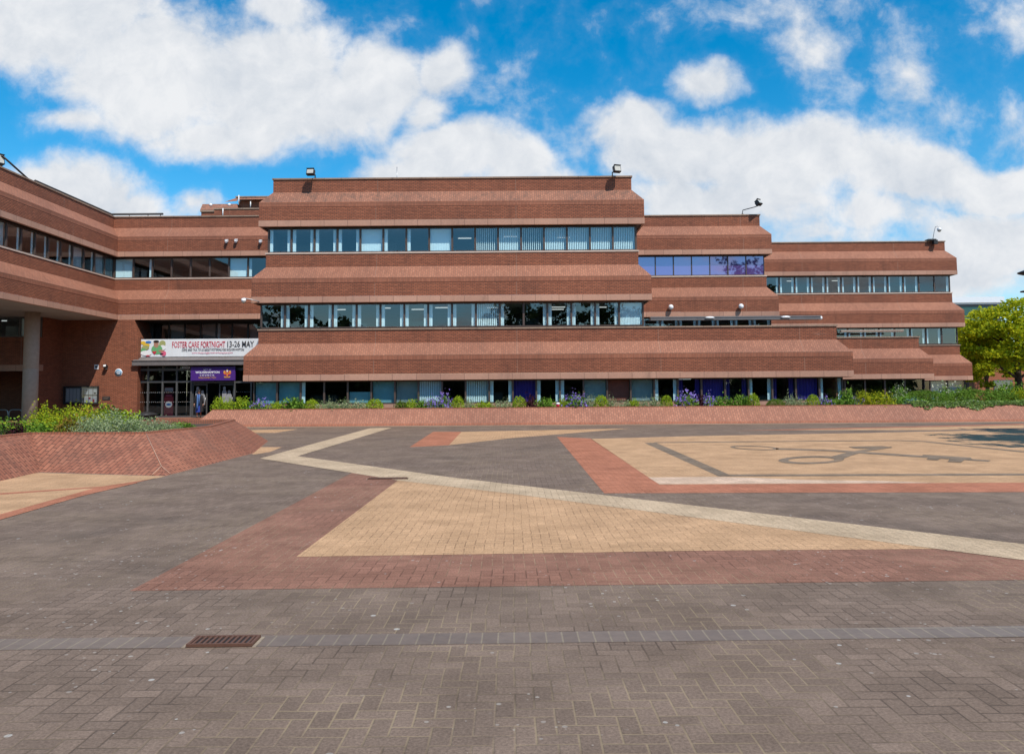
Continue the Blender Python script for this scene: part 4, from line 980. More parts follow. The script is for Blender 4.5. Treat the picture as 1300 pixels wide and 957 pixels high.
# ------------------------------------------------------------------ brick planters
def planter(name, base, rim, h, label, front_mat, soil_drop=.1, lip=.12):
    """battered brick sides between a base outline and a rim outline"""
    root = empty(name, (0, 0, 0), label, 'planter'); n = len(base)
    mb = MB()
    for i in range(n):
        a, b, c, d = base[i], base[(i+1)%n], rim[(i+1)%n], rim[i]
        # low upright foot course, then the slope
        mb.face([(a[0], a[1], 0), (b[0], b[1], 0), (c[0], c[1], h), (d[0], d[1], h)], M[front_mat])
    mb.build('battered_wall', root)
    c = MB()
    cx = sum(p[0] for p in rim)/n; cy = sum(p[1] for p in rim)/n
    def inset(P, t):
        out = []
        for i in range(n):
            p0, p1, p2 = Vector(P[i-1]), Vector(P[i]), Vector(P[(i+1)%n]); d1 = (p1-p0).normalized(); d2 = (p2-p1).normalized()
            n1 = Vector((-d1.y, d1.x)); n2 = Vector((-d2.y, d2.x)); k = (n1+n2)/max(.3, 1+n1.dot(n2)); out.append(tuple(p1+k*t))
        return out
    inn = inset(rim, lip); outr = inset(rim, -.015)
    for i in range(n):
        j = (i+1)%n
        c.face([(outr[i][0], outr[i][1], h+.03), (outr[j][0], outr[j][1], h+.03), (inn[j][0], inn[j][1], h+.03), (inn[i][0], inn[i][1], h+.03)], M['soldier'])
        c.face([(outr[i][0], outr[i][1], h-.04), (outr[j][0], outr[j][1], h-.04), (outr[j][0], outr[j][1], h+.03), (outr[i][0], outr[i][1], h+.03)], M['soldier'])
        c.face([(inn[j][0], inn[j][1], h-.2), (inn[i][0], inn[i][1], h-.2), (inn[i][0], inn[i][1], h+.03), (inn[j][0], inn[j][1], h+.03)], M['soldier'])
    c.build('rim', root)
    s = MB(); s.face([(p[0], p[1], h-soil_drop) for p in inn], M['soil']); s.build('soil', root)
    return root
PB_ = [(-9.3, 12.6), (-9.98, 16.77), (-6.9, 15.76), (-7.08, 21.67), (-8.4, 27.2), (-18, 27.2), (-18, 12.6)]
PR_ = [(-10.5, 13.4), (-10.87, 17.87), (-8.19, 17.68), (-7.95, 20.84), (-9.2, 26.2), (-17, 26.2), (-17, 13.4)]
# counter-clockwise outline
lp = planter('brick_planter', PB_[::-1][::-1] if sum(PB_[i][0]*PB_[(i+1)%7][1]-PB_[(i+1)%7][0]*PB_[i][1] for i in range(7)) > 0 else PB_[::-1],
             PR_ if sum(PB_[i][0]*PB_[(i+1)%7][1]-PB_[(i+1)%7][0]*PB_[i][1] for i in range(7)) > 0 else PR_[::-1], .75, 'angular low brick planter with sloping sides full of shrubs, at the left', 'planter')
mb = MB(); A_, B_ = Vector((-8.19, 17.68, .75)), Vector((-6.9, 15.76, 0)); md = A_.lerp(B_, .8)
mb.tube([A_+Vector((.005, -.01, 0)), md+Vector((.012, -.012, .012))], .007, M['mortar'], 5); mb.tube([md+Vector((.01, -.01, .01)), Vector((-7.2, 15.86, .015))], .009, M['mortar'], 5); mb.tube([md+Vector((.01, -.01, .01)), Vector((-6.9, 16.0, .015))], .008, M['mortar'], 5)
mb.build('mortar_joint', lp)
bb = [(-15.75, pl_y(-15.75)), (48, pl_y(48)), (48, 66), (-14.2, 60), (-14.0, 46.2)]
HP = .83
bl_ = [(-15.75, pl_y(-15.75)), (48, pl_y(48)), (49, 47.0), (17.6, 46.5), (17.6, 40.62), (-13.2, 40.62), (-13.2, 44), (-15.6, 44)]
rl_ = [(-15.0, pl_y(-15.0)+.85), (47.3, pl_y(47.3)+.85), (48, 46.8), (17.8, 46.3), (17.8, 40.58), (-13.3, 40.58), (-13.4, 43.4), (-14.9, 43.4)]
planter('long_planter', bl_, rl_, HP, 'long low sloping brick planter wall along the building foot', 'plinth', .06)
mb = MB(); 
mb.face([(-15.72, pl_y(-15.72)-.012, .0), (47, pl_y(47)-.012, 0), (47, pl_y(47)-.012+.1, .125), (-15.65, pl_y(-15.65)-.012+.1, .125)], M['soldier'])
o = mb.build('foot_course', bpy.data.objects['long_planter'])

# ------------------------------------------------------------------ plants
LM = {
 'lime': leafmat('lime leaves', (.42, .5, .03), (.2, .33, .022)),
 'gold': leafmat('golden leaves', (.48, .46, .02), (.2, .28, .018)),
 'green': leafmat('green leaves', (.1, .21, .022), (.21, .35, .05)),
 'ivy': leafmat('ivy leaves', (.3, .4, .12), (.15, .25, .04)),
 'deep': leafmat('deep green leaves', (.085, .14, .015), (.15, .22, .025)),
 'silver': leafmat('silver leaves', (.46, .5, .3), (.16, .25, .08)),
 'darkred': leafmat('dark purple leaves', (.04, .012, .015), (.09, .03, .035)),
 'purple': leafmat('purple petals', (.26, .18, .62), (.4, .3, .75)),
 'white': leafmat('cream petals', (.6, .6, .45), (.35, .42, .2)),
 'blue': leafmat('bluish leaves', (.2, .3, .34), (.1, .18, .16)),
 'rusty': leafmat('bronzed leaves', (.3, .16, .03), (.14, .16, .03)),
 'maple': leafmat('golden maple leaves', (.6, .58, .02), (.27, .36, .02), .45),
 'dark_tree': leafmat('dark tree leaves', (.03, .09, .012), (.055, .14, .02), .35),
 'belt': leafmat('belt leaves', (.025, .05, .012), (.05, .09, .02), .25),
}
M['bark'] = plain('bark', (.07, .05, .04), .9, vs=10)
def leaf(mb, c, size, rg, mt, up=.35, asp=.6):
    n = Vector((rg.gauss(0, 1), rg.gauss(0, 1), rg.gauss(0, 1)+up)).normalized()
    t = n.cross(Vector((rg.gauss(0, 1), rg.gauss(0, 1), rg.gauss(0, 1)))).normalized(); b = n.cross(t)
    l = size*rg.uniform(.7, 1.3); w = l*asp; c = Vector(c)
    mb.face([c-t*l*.5, c-b*w*.5+n*l*.06, c+t*l*.5, c+b*w*.5+n*l*.06], mt)
def dome(seed, n, size, mt, flat=.25, shell=.55, lump=.25, spike=0, asp=.6, mt2=None, p2=0.0):
    """leaves filling a unit dome, more of them near its uneven surface"""
    rg = random.Random(seed); mb = MB(); ph = [rg.uniform(0, 6.28) for _ in range(6)]
    for i in range(n):
        while True:
            d = Vector((rg.gauss(0, 1), rg.gauss(0, 1), rg.gauss(0, 1))).normalized()
            if d.z > -flat: break
        a = math.atan2(d.y, d.x)
        rad = 1+lump*(math.sin(3*a+ph[0])*math.cos(4*d.z+ph[1])+.6*math.sin(7*a+ph[2]+3*d.z)*.7+.5*math.sin(11*a+ph[3]-5*d.z))
        r = rad*(shell+(1-shell)*rg.random()**.6) if rg.random() < .85 else rad*rg.random()
        p = d*r; p.z = max(p.z, -.05)
        if spike and rg.random() < spike: p *= rg.uniform(1.0, 1.25)
        leaf(mb, p, size, rg, mt2 if (mt2 and rg.random() < p2 and r > .8) else mt, .4, asp)
    return mb
PM = {}
def pmesh(kind, v):
    k = (kind, v)
    if k in PM: return PM[k]
    s = hash(kind) % 97 if False else sum(map(ord, kind))*7+v
    L = LM
    spec = {
     'ball': lambda: [('foliage', dome(s, 1500, .13, L['lime'], lump=.06, shell=.75))],
     'lime_bush': lambda: [('foliage', dome(s, 900, .2, L['lime'], lump=.3, spike=.15))],
     'green_low': lambda: [('foliage', dome(s, 700, .26, L['green'], lump=.35, spike=.1))],
     'deep_low': lambda: [('foliage', dome(s, 900, .2, L['deep'], lump=.2))],
     'silver_low': lambda: [('foliage', dome(s, 800, .22, L['silver'], lump=.4, spike=.25, asp=.4))],
     'darkred': lambda: [('foliage', dome(s, 600, .24, L['darkred'], lump=.4, spike=.2))],
     'purple': lambda: [('foliage', dome(s, 450, .24, L['green'], lump=.25)), ('blossom', dome(s+1, 420, .16, L['purple'], lump=.4, shell=.9, spike=.3, asp=.9))],
     'white_fl': lambda: [('foliage', dome(s, 600, .2, L['green'], lump=.25)), ('blossom', dome(s+1, 350, .14, L['white'], lump=.4, shell=.9, spike=.35, asp=.9))],
     'gold': lambda: [('foliage', dome(s, 1500, .15, L['gold'], lump=.25, spike=.25))],
     'rusty': lambda: [('foliage', dome(s, 900, .17, L['rusty'], lump=.3, spike=.2))],
     'blue': lambda: [('foliage', dome(s, 500, .22, L['blue'], lump=.35, spike=.2))],
     'hedge': lambda: [('foliage', dome(s, 9000, .06, L['deep'], lump=.07, shell=.8, mt2=L['green'], p2=.5))],
     'silver_big': lambda: [('foliage', dome(s, 2200, .12, L['silver'], lump=.35, spike=.3, asp=.45))],
     'green_big': lambda: [('foliage', dome(s, 2000, .14, L['green'], lump=.3, spike=.15, mt2=L['lime'], p2=.25))],
     'gold_big': lambda: [('foliage', dome(s, 2800, .11, L['gold'], lump=.28, spike=.3, mt2=L['lime'], p2=.3))],
    }[kind]()
    PM[k] = [(nm, b.mesh(nm, False)) for nm, b in spec]; return PM[k]
NAMES = {'ball': 'clipped_bush', 'lime_bush': 'bright_shrub', 'green_low': 'leafy_plant', 'deep_low': 'leafy_plant', 'silver_low': 'silver_plant', 'darkred': 'purple_leaved_plant', 'purple': 'flowering_plant', 'white_fl': 'flowering_plant',
         'gold': 'golden_shrub', 'rusty': 'bronze_shrub', 'blue': 'silver_plant', 'hedge': 'clipped_hedge', 'silver_big': 'silver_plant', 'green_big': 'leafy_plant', 'gold_big': 'golden_shrub'}
pc = {}
def plant(kind, px0, px1, pytop, Y, label, zb=.76, dep=None, rz=None):
    v = pc.get(kind, 0); pc[kind] = v+1
    a, b = at(px0, 510, Y=Y), at(px1, 510, Y=Y); w = (b.x-a.x)/2; c = (a.x+b.x)/2
    top = at((px0+px1)/2, pytop, Y=Y).z-zb
    root = empty(NAMES[kind], (c, Y, zb), label, 'hedge' if kind == 'hedge' else ('bush' if kind in ('ball', 'lime_bush', 'gold', 'gold_big', 'rusty') else 'plant'), 'plants in the brick planters', rz if rz is not None else (v*1.7 if w < .6 else 0))
    d = dep or min(w, .55)
    for nm, me in pmesh(kind, v % 2): link(nm, me, root, (0, 0, .02), (0, 0, 0), (w*(1.06 if w < .7 else .92), d*1.05, max(.15, top*(.82 if kind in ('gold_big', 'green_big') else 1.03 if w < .7 else .95))))
    if kind in ('ball', 'hedge', 'gold', 'gold_big', 'lime_bush'):
        s = MB(); s.tube([(0, 0, -.05), (.02*w, .03, .3*top), (.1*w, -.02, .7*top)], [.03, .022, .012], M['bark'], 6); s.build('stem', root)
    return root
Yb = 39.85
PLANTS = [
 ('lime_bush', 270, 288, 506.5, 'bright lime shrub at the very left end of the long planter'),
 ('lime_bush', 286, 297, 508.5, 'small lime shrub second from the left planter end'),
 ('lime_bush', 295, 317, 506.5, 'wide lime shrub just left of the first violet flowers'),
 ('green_low', 306, 322, 512, 'low dark leafy plant tucked under the third lime shrub'),
 ('purple', 321, 341, 510.5, 'leftmost violet flowering plant, below the pale blue panels'),
 ('lime_bush', 340, 362, 512, 'low spreading lime shrub right of the leftmost violet flowers'),
 ('green_low', 360, 389, 507, 'broad green leafy plant left of the first round clipped bush'),
 ('ball', 386, 406, 507.5, 'round clipped lime bush, leftmost of the rounded ones'),
 ('silver_low', 404, 428, 511, 'silver leaved plant right of the leftmost round bush'),
 ('silver_low', 424, 447, 510.5, 'silver leaved plant midway between two round lime bushes'),
 ('silver_low', 444, 467, 511, 'silver leaved plant touching the second round bush on its left'),
 ('ball', 464, 487, 507, 'wide round lime bush below a bright window, second of the rounded ones'),
 ('deep_low', 501, 518, 509.5, 'dark green leafy plant after the gap beside the second round bush'),
 ('lime_bush', 515, 529, 509, 'small lime shrub between two dark leafy plants'),
 ('green_low', 527, 543, 509.5, 'green leafy plant left of the double violet clump'),
 ('purple', 541, 555, 507.5, 'smaller left half of the double violet clump'),
 ('purple', 552, 574, 505, 'larger right half of the double violet clump'),
 ('ball', 573, 590, 503.5, 'tall boxy lime bush right of the double violet clump'),
 ('silver_low', 589, 602, 509, 'thin silver plant right of the tall boxy bush'),
 ('lime_bush', 602, 626, 511, 'low yellowish plant left of the purple curtain window'),
 ('silver_low', 624, 652, 510.5, 'low silver plant below the purple curtain window'),
 ('ball', 650, 669, 503.5, 'round lime bush beside the dark purple leaved plant'),
 ('darkred', 666, 680, 505, 'dark purple leaved plant hugging a round lime bush'),
 ('green_low', 680, 704, 507, 'green leafy plant left of the small red and white litter'),
 ('lime_bush', 709, 720, 508, 'little lime plant between litter and violet flowers'),
 ('purple', 716, 746, 503, 'broad violet flowering clump spilling over the brick near the middle'),
 ('silver_low', 743, 755, 505.5, 'greyish plant between broad violet clump and clipped bush'),
 ('ball', 753, 773, 502.5, 'round clipped bush under the red board window'),
 ('silver_low', 771, 783, 507, 'small silver plant right of the bush under the red board'),
 ('silver_low', 785, 802, 510, 'low silver plant left of a small yellow plant'),
 ('lime_bush', 798, 812, 508, 'small yellow green plant among low silver ones'),
 ('silver_low', 811, 824, 509, 'low silver plant right of the small yellow plant'),
 ('silver_low', 823, 840, 507, 'feathery silver plant left of the fifth round bush'),
 ('ball', 838, 854, 502.5, 'round lime bush left of the trailing violet flowers'),
 ('purple', 858, 886, 502.5, 'trailing violet flowers hanging over the brick edge'),
 ('darkred', 884, 896, 505, 'dark purple leaved plant between two violet clumps'),
 ('purple', 892, 907, 504, 'small violet clump right of the second dark plant'),
 ('green_low', 905, 923, 506, 'green plant with few violet flowers near the cone bush'),
 ('green_low', 921, 938, 507, 'green leafy plant two places left of the cone bush'),
 ('green_low', 934, 952, 504.5, 'taller green plant leaning on the cone bush'),
 ('ball', 948, 964, 500, 'cone shaped lime bush, tallest on the right half'),
 ('hedge', 973, 996, 507, 'flat topped low lime hedge piece standing alone'),
 ('silver_low', 995, 1013, 504.5, 'silver plant between flat hedge and round bush'),
 ('silver_low', 1011, 1025, 509, 'low pale plant left of the last round bush'),
 ('ball', 1023, 1041, 501.5, 'last round lime bush before the far right plants'),
 ('purple', 1038, 1054, 507, 'low violet and white flowers beside the last round bush'),
 ('green_low', 1051, 1070, 507, 'low green plant below the end of the main block'),
 ('green_low', 1066, 1084, 498, 'tall green plant at the main block corner'),
 ('purple', 1079, 1094, 506, 'low violet flowers in front of the yellow hedge'),
 ('gold', 1084, 1106, 499, 'left yellow green shrub of the right hand pair'),
 ('gold', 1102, 1133, 499, 'right yellow green shrub of the pair, orange tipped'),
]
for kd, x0, x1, yt, lab in PLANTS: plant(kd, x0, x1, yt, Yb-.018*(x0-650)*.04, lab)
Yr = 40.3
plant('white_fl', 1130, 1156, 494, 41.3, 'cream flowered bush behind the bluish plant')
plant('blue', 1148, 1166, 507, 39.6, 'small bluish plant spilling on the brick edge')
plant('hedge', 1136, 1212, 495, 41.0, 'long dark clipped mound, left one of two', dep=1.0)
plant('hedge', 1190, 1296, 493.5, 41.3, 'longer dark clipped mound reaching towards the right edge', dep=1.2)
plant('white_fl', 1186, 1216, 493.5, 44.2, 'pale flowering bush behind the dark clipped mounds')
plant('green_big', 1210, 1236, 489.5, 44.6, 'loose green bush behind the dark mounds near the corner')
plant('green_big', 1258, 1312, 483.5, 43.6, 'big grey green shrub at the right edge behind the hedge', dep=1.0)
plant('gold', 1284, 1310, 496, 41.0, 'yellow green shrub low at the right edge')
plant('green_low', 1132, 1172, 504, 40.2, 'low green plant below the left dark mound')
# trailing ivy over the brick edge
rg = random.Random(5); mb = MB(); x0, x1 = at(1150, 510, Y=39.4).x, at(1318, 510, Y=39).x
for i in range(3600):
    t = rg.random(); x = x0+(x1-x0)*t; yr = pl_y(x)+.85; env = .5+.5*math.sin(t*9+.5)*math.sin(t*23)
    s = rg.random()
    if s < .62: p = (x, yr+rg.uniform(-.03, .5), HP+.03+rg.uniform(0, .13)*(.5+env))
    else:
        d = rg.random()**1.8*.22*(env+.25)*(1.2 if .08 < t < .62 else .5); p = (x, yr-d*1.0-.02, HP-d+.06)
    leaf(mb, p, .12, rg, LM['ivy'] if rg.random() < .8 else LM['silver'], .3, .75)
iv = mb.build('ivy', uv=False); tag(iv, 'pale green ivy trailing over the right part of the long planter edge', 'ivy')
# small red and white litter on the planter edge
q = at(708.3, 515.5, Y=39.35); lt = empty('drink_cup', (q.x, 39.32, HP+.03), 'small red and white cup lying on the planter edge', 'cup')
mb = MB(); mb.lathe((0, 0, 0), [(.07, 0), (.1, .13)], M['ink_red'], 12); mb.build('cup_body', lt); mb = MB(); mb.lathe((0, 0, .131), [(.11, 0), (.1, .05), (.05, .09)], M['white'], 12); mb.build('lid', lt)

LP = [('green_big', -16, 36, 531, 18.6, 'dark geranium like leafy plant at the left photo edge', .6),
 ('darkred', 13, 30, 540, 18.2, 'dark purple leaved clump low in the left planter', .4),
 ('green_big', 30, 66, 534, 18.9, 'green leafy plant between dark clump and golden shrubs', .5),
 ('gold_big', 40, 82, 516, 20.4, 'tall golden shrub in front of the concrete column', .7),
 ('gold_big', 66, 98, 521, 20.0, 'golden green shrub in the middle of the left planter', .6),
 ('rusty', 76, 108, 530, 18.9, 'bronze tipped low shrub beside the silver plants', .4),
 ('gold_big', 78, 102, 516, 22.5, 'small golden shrub below the notice board', .5),
 ('gold_big', 98, 134, 513.5, 21.8, 'brightest golden shrub below the round blue plaque', .6),
 ('deep_low', 122, 158, 518, 22.6, 'dark green bush right of the brightest golden shrub', .6),
 ('lime_bush', 148, 176, 525, 22.4, 'lime green shrub left of the litter bin', .5),
 ('silver_big', 98, 136, 532, 18.7, 'silver variegated shrub, left of three along the rim', .5),
 ('silver_big', 122, 160, 527, 20.0, 'silver variegated shrub, middle and tallest of three', .5),
 ('silver_big', 156, 202, 532, 20.2, 'silver variegated shrub in front of the litter bin', .6),
 ('silver_big', 192, 224, 537, 20.9, 'lowest silver plant near the right corner of the left planter', .4),
 ('green_low', 222, 244, 540.5, 21.6, 'low green plant at the far tip of the left planter', .3)]
for kd, x0, x1, yt, Y, lab, dp in LP: plant(kd, x0, x1, yt, Y, lab, zb=.66, dep=dp)

# ------------------------------------------------------------------ trees, distant buildings, lamp
def crown(seed, clumps, per, size, mt, cz, rad, low=-.5, asp=.65, sq=.5):
    rg = random.Random(seed); mb = MB()
    for c in range(clumps):
        d = Vector((rg.gauss(0, 1), rg.gauss(0, 1), rg.gauss(0, .9))).normalized()
        if d.z < low: d.z = -d.z*.4
        r = rg.uniform(.55, 1.0); p = Vector((d.x*rad[0]*r, d.y*rad[1]*r, cz+d.z*rad[2]*r)); cr_ = rg.uniform(.16, .3)*rad[0]*(1 if clumps < 150 else .85)
        for i in range(per):
            e = Vector((rg.gauss(0, 1), rg.gauss(0, 1), rg.gauss(0, 1))).normalized()*rg.random()**.5
            leaf(mb, p+Vector((e.x*cr_, e.y*cr_, e.z*cr_*sq*.7-.25*cr_*(e.x*e.x+e.y*e.y))), size, rg, mt, 1.1, asp)
    return mb
def tree(loc, h, rad, cz, mt, label, seed, clumps=70, per=150, size=.3, trunk_r=.22, low=-.5):
    root = empty('tree', loc, label, 'tree')
    rg = random.Random(seed+9); t = MB()
    t.tube([(0, 0, -.1), (.05, 0, cz*.4), (-.05, .1, cz*.75), (.1, .05, cz*1.15)], [trunk_r*1.3, trunk_r, trunk_r*.8, trunk_r*.35], M['bark'], 10)
    for i in range(9):
        a = i*2.4; z0 = cz*rg.uniform(.4, .95); l = rg.uniform(.5, .85)
        t.tube([(0, 0, z0), (math.cos(a)*rad[0]*l*.5, math.sin(a)*rad[1]*l*.5, z0+rad[2]*.25), (math.cos(a)*rad[0]*l, math.sin(a)*rad[1]*l, z0+rad[2]*rg.uniform(.3, .7))], [trunk_r*.5, trunk_r*.32, .04], M['bark'], 6)
    t.build('trunk', root, uv=False)
    crown(seed, clumps, per, size, mt, cz, rad, low).build('crown', root, uv=False)
    return root
q = at(1290, 430, Y=63); tree((q.x, 63, 0), 9, (5.6, 4.6, 4.1), 5.2, LM['maple'], 'golden green maple tree at the right edge beyond the building', 11, 170, 150, .27, .26, -.8)
q = at(1224, 430, Y=90); tree((q.x, 90, 0), 9, (4.0, 4, 4.2), 6.2, LM['dark_tree'], 'dark green tree half hidden behind the far right block', 12, 60, 150, .34, .25)
q = at(1252, 470, Y=74); tree((q.x, 74, 0), 6, (3.4, 2.8, 2.6), 4.4, LM['maple'], 'slim yellow green tree left of the big golden maple', 13, 80, 120, .27, .17, -.7)
def low_building(name, x0, x1, Y, z1, label, wall, roofm):
    root = empty(name, (x0, Y, 0), label, 'building'); L = x1-x0
    mb = MB(); mb.box(0, L, 0, 12, 0, z1, M[wall]); mb.build('wall', root)
    mb = MB(); mb.box(-.3, L+.3, -.3, 12.3, z1+.003, z1+.3, M[roofm]); mb.build('roof', root)
    return root, L
M['orange_brick'] = brick('orange brick', (.42, .13, .055), (.36, .1, .045), (.3, .16, .1))
x0 = at(1237, 480, Y=92).x; rt, L = low_building('brick_house', x0, x0+26, 92, 4.6, 'low orange brick building seen beneath the golden maple', 'orange_brick', 'darkmetal')
for i in range(5):
    f = MB(); f.box(2.2+i*4, 4.4+i*4, -.06, -.003, 1.0, 2.6, M['greyframe']); w = f.build('window', rt)
    p = MB(); p.box(2.3+i*4, 4.3+i*4, -.075, -.063, 1.1, 2.5, M['glass_dark']); p.build('pane', w)
x0 = at(1150, 400, Y=150).x; zt_ = at(1225, 377.5, Y=150).z; rt, L = low_building('office_block', x0, x0+18, 150, zt_-1.4, 'distant pale roofed office block behind the far right block', 'greyframe', 'banner')
mb = MB()
M['green_glass'] = plain('green tinted cladding', (.03, .1, .09), .2)
mb.box(.5, L-.5, -.06, -.003, zt_-6, zt_-1.8, M['green_glass']); mb.build('glazing', rt)
mb = MB(); mb.box(-.6, L+.6, -.6, 12.6, zt_-1.097, zt_, M['banner']); mb.build('fascia', rt)
# street lamp at the right edge
q = at(1304, 345, Y=44); ql = at(1306, 370, Y=44); sl = empty('street_lamp', (at(1310, 500, Y=44).x, 44, 0), 'tall street lamp with flat disc heads at the right photo edge', 'street lamp')
xo = q.x-sl.location.x
mb = MB(); mb.tube([(0, 0, 0), (0, 0, 1.2), (0, 0, q.z)], [.1, .07, .05], M['darkmetal'], 10); mb.build('pole', sl)
mb = MB(); mb.lathe((xo, 0, q.z-.12), [(.12, -.1), (.42, .0), (.5, .05), (.48, .09), (.2, .2), (.05, .24)], M['darkmetal'], 20); mb.build('lamp_head', sl)
mb = MB(); mb.lathe((xo, 0, ql.z-.06), [(.16, 0), (.4, .04), (.38, .09), (.1, .14)], M['darkmetal'], 16); mb.build('collar', sl)
# trees behind the viewer: their shade reaches the right of the square and the windows mirror them
rg = random.Random(21); mb = MB()
spots = [(21.4, 19.6, 8.4, 4.6, 2.6), (23.5, 24, 7.6, 3.6, 2.4)]
for x, y, top in ((-31, -24, 14.5), (-24, -26, 11.5), (-15, -24, 10), (-8, -25, 9.5), (0, -24, 14.5), (6, -26, 14.8), (13, -25, 14.5), (20, -25, 13), (28, -26, 15.5), (38, -27, 24), (46, -26, 21), (55, -27, 17), (-39, -25, 13), (-47, -25, 13), (-56, -25, 13)):
    spots.append((x, y, top*.58, rg.uniform(4.2, 5.2), top*.42)); spots.append((x+rg.uniform(-4, 4), y-4, 2.6, 4.5, 2.4))
for i in range(30): spots.append((-60+i*4.2, -31+rg.uniform(-1.5, 1.5), 1.7, 2.9, 2.2))  # unseen low shrub row, added to darken bright gaps in the window reflections
for (x, y, z, rd, hz) in spots:
    mb.tube([(x, y, 0), (x+.1, y, z*.6), (x, y+.1, z)], [.24, .18, .08], M['bark'], 8)
    for c in range(105 if y < 0 else 46):
        d = Vector((rg.gauss(0, 1), rg.gauss(0, 1), rg.gauss(0, 1))).normalized()*rg.random()**.4
        p = Vector((x+d.x*rd, y+d.y*rd, z+d.z*hz))
        for i in range(36):
            e = Vector((rg.gauss(0, 1), rg.gauss(0, 1), rg.gauss(0, .7)))*.5
            leaf(mb, p+e, .62, rg, LM['belt'], .5, .7)
tag(mb.build('treeline', uv=False), 'trees across the square with an added low shrub row, mirrored in the windows', 'trees', kind='stuff')

# ------------------------------------------------------------------ light and sky
EL, AZ = R(54), R(34)             # sun high, behind the viewer's right shoulder
sd = Vector((math.sin(AZ)*math.cos(EL), -math.cos(AZ)*math.cos(EL), math.sin(EL)))
sun_d = bpy.data.lights.new('sun', 'SUN'); sun_d.energy = 4.7; sun_d.angle = R(.53); sun_d.color = (1, .94, .855)
sun = bpy.data.objects.new('sun', sun_d); COL.objects.link(sun); sun.rotation_euler = sd.to_track_quat('Z', 'Y').to_euler(); sun.location = (20, -20, 60)
world = bpy.data.worlds.new('World'); scene.world = world; world.use_nodes = True
t = NT(world.node_tree); bg = world.node_tree.nodes['Background']; bg.inputs[1].default_value = .15
sky = t.new('ShaderNodeTexSky', sky_type='NISHITA'); sky.sun_disc = False; sky.sun_elevation = EL
sky.sun_rotation = math.atan2(sd.x, sd.y); sky.air_density = 1.0; sky.dust_density = .4; sky.ozone_density = 2.5; sky.altitude = 100
hs = t.new('ShaderNodeHueSaturation'); hs.inputs['Hue'].default_value = .488; hs.inputs['Saturation'].default_value = 1.5; hs.inputs['Value'].default_value = 1.13
t.l.new(sky.outputs[0], hs.inputs['Color'])
dirn = t.new('ShaderNodeTexCoord').outputs['Generated']
sp = t.new('ShaderNodeSeparateXYZ'); t.l.new(dirn, sp.inputs[0])
yy = t.m('MAXIMUM', sp.outputs[1], .08)
u = t.m('DIVIDE', sp.outputs[0], yy); v = t.m('DIVIDE', sp.outputs[2], yy)
cb = t.new('ShaderNodeCombineXYZ'); t.l.new(u, cb.inputs[0]); t.l.new(v, cb.inputs[1]); uv = cb.outputs[0]
# (direction through a photo position, half widths, weight)
CL = [(60, 20, 210, 90, 1), (200, 90, 180, 105, 1), (350, 70, 130, 75, 1), (380, 130, 170, 78, 1), (480, 105, 85, 75, 1), (560, 85, 42, 56, .8), (545, 140, 40, 45, .65), (90, 150, 75, 28, .6), (290, 170, 140, 40, .8),
      (360, 5, 70, 40, .8), (85, 245, 120, 62, 1), (20, 290, 120, 60, 1), (165, 270, 60, 48, .8), (255, 262, 48, 30, .55), (205, 285, 40, 30, .8),
      (590, 195, 120, 50, 1), (650, 205, 75, 42, .9), (530, 225, 100, 50, .8), (700, 225, 60, 26, .5),
      (902, 103, 56, 36, .95), (815, 150, 60, 42, .9), (770, 165, 50, 46, .45), (880, 190, 150, 62, 1), (1010, 205, 210, 62, 1), (1160, 225, 170, 50, .95), (1290, 235, 120, 50, .95), (920, 255, 180, 60, .9), (860, 250, 70, 60, .8), (1110, 270, 120, 50, .6), (1260, 315, 130, 62, 1), (1200, 350, 150, 50, .9), (1040, 300, 120, 40, .4),
      (1030, 60, 60, 62, .34), (1075, 0, 60, 50, .14), (1150, 105, 60, 95, .26), (1090, 105, 40, 30, .12), (1285, 35, 70, 70, .22), (1235, 135, 90, 40, .24), (740, 175, 50, 60, .26), (960, 12, 90, 40, .1), (1270, 175, 80, 50, .2), (640, 120, 60, 60, .06), (505, 40, 60, 40, .1)]
warp = t.new('ShaderNodeTexNoise'); warp.inputs['Scale'].default_value = 7; warp.inputs['Detail'].default_value = 5; t.l.new(uv, warp.inputs['Vector'])
wv = t.vm('SCALE', t.vm('SUBTRACT', warp.outputs[1], (.5, .5, .5))); wv.node.inputs['Scale'].default_value = .075
uvw = t.vm('ADD', uv, wv)
acc = None
for (px, py, a, b, w) in CL:
    d = ray(px, py); c = (d.x/d.y, d.z/d.y, 0)
    q = t.vm('MULTIPLY', t.vm('SUBTRACT', uvw, c), (1000/a, 1000/b, 0))
    ln = t.new('ShaderNodeVectorMath', operation='LENGTH'); t.l.new(q, ln.inputs[0])
    k = t.m('MULTIPLY', t.m('SUBTRACT', 1.0, ln.outputs['Value']), w)
    acc = k if acc is None else t.m('SMOOTH_MAX', acc, k, .12)
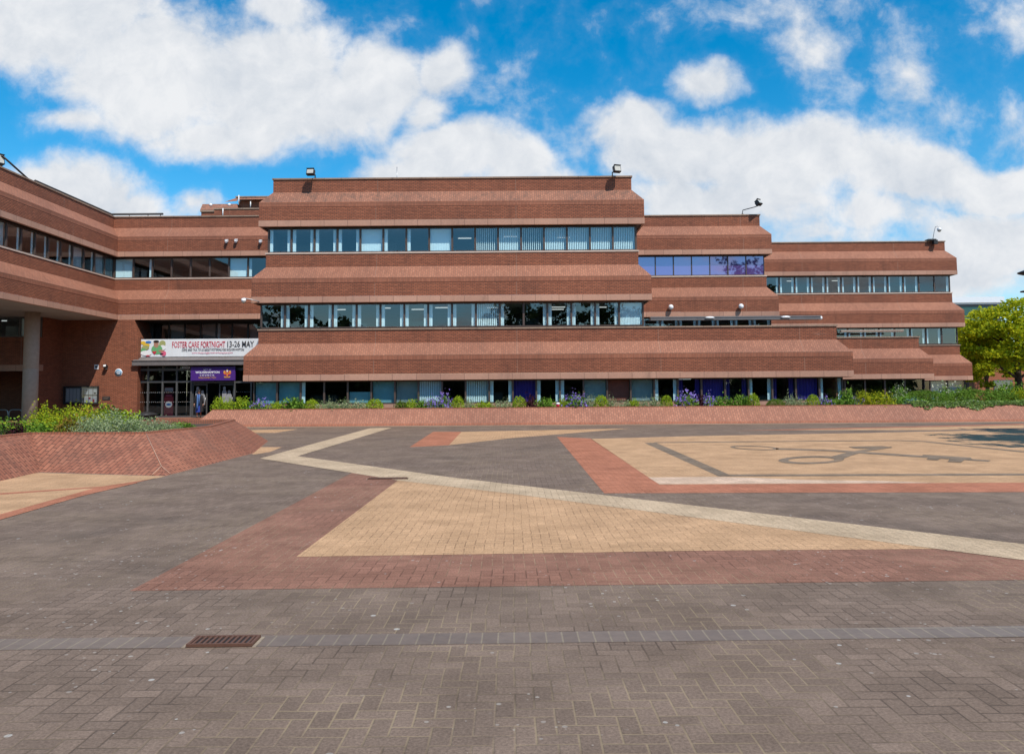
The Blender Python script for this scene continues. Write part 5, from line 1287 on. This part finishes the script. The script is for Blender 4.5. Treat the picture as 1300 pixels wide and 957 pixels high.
n1 = t.noise(uvw, 9, 10, .62); n2 = t.noise(uv, 26, 8, .6)
D = t.m('ADD', acc, t.m('ADD', t.m('MULTIPLY', t.m('SUBTRACT', n1, .5), 1.15), t.m('MULTIPLY', t.m('SUBTRACT', n2, .5), .45)))
front = t.m('MAXIMUM', t.ramp(D, -.08, .46), t.m('MULTIPLY', t.ramp(D, -.2, .35), .16))
# the rest of the sky, seen only in reflections: loose cumulus
bk = t.vm('DIVIDE', dirn, (1, 1, 1)); zz = t.m('ADD', t.m('MAXIMUM', sp.outputs[2], 0), .18)
cb2 = t.new('ShaderNodeCombineXYZ'); t.l.new(t.m('DIVIDE', sp.outputs[0], zz), cb2.inputs[0]); t.l.new(t.m('DIVIDE', sp.outputs[1], zz), cb2.inputs[1])
back = t.ramp(t.noise(cb2.outputs[0], .9, 8, .6), .52, .66)
isf = t.ramp(sp.outputs[1], .25, .45)
mask = t.m('ADD', t.m('MULTIPLY', front, isf), t.m('MULTIPLY', back, t.m('SUBTRACT', 1.0, isf)))
# bodies: bright heads, bluish grey hollows and undersides
n3 = t.noise(uvw, 5, 8, .6)
off = t.vm('ADD', uvw, (.012, .03, 0)); n1b = t.noise(off, 9, 10, .62)
lit = t.m('ADD', t.m('MULTIPLY', t.m('SUBTRACT', n1, n1b), 2.4), t.m('ADD', t.m('MULTIPLY', t.m('SUBTRACT', n3, .5), 1.6), .62), clamp=True)
cc = t.mix(lit, rgb(4.05, 4.42, 4.92), rgb(5.7, 5.82, 6.0))
skyc = t.mix(mask, hs.outputs[0], cc)
t.l.new(skyc, bg.inputs[0])
scene.view_settings.view_transform = 'Standard'; scene.view_settings.look = 'None'; scene.view_settings.gamma = 1; scene.view_settings.exposure = 0
scene.view_settings.use_curve_mapping = False
scene.cycles.max_bounces = 8; scene.cycles.transparent_max_bounces = 16; scene.cycles.glossy_bounces = 3; scene.cycles.diffuse_bounces = 3
scene.cycles.caustics_reflective = False; scene.cycles.caustics_refractive = False
scene.cycles.use_denoising = True
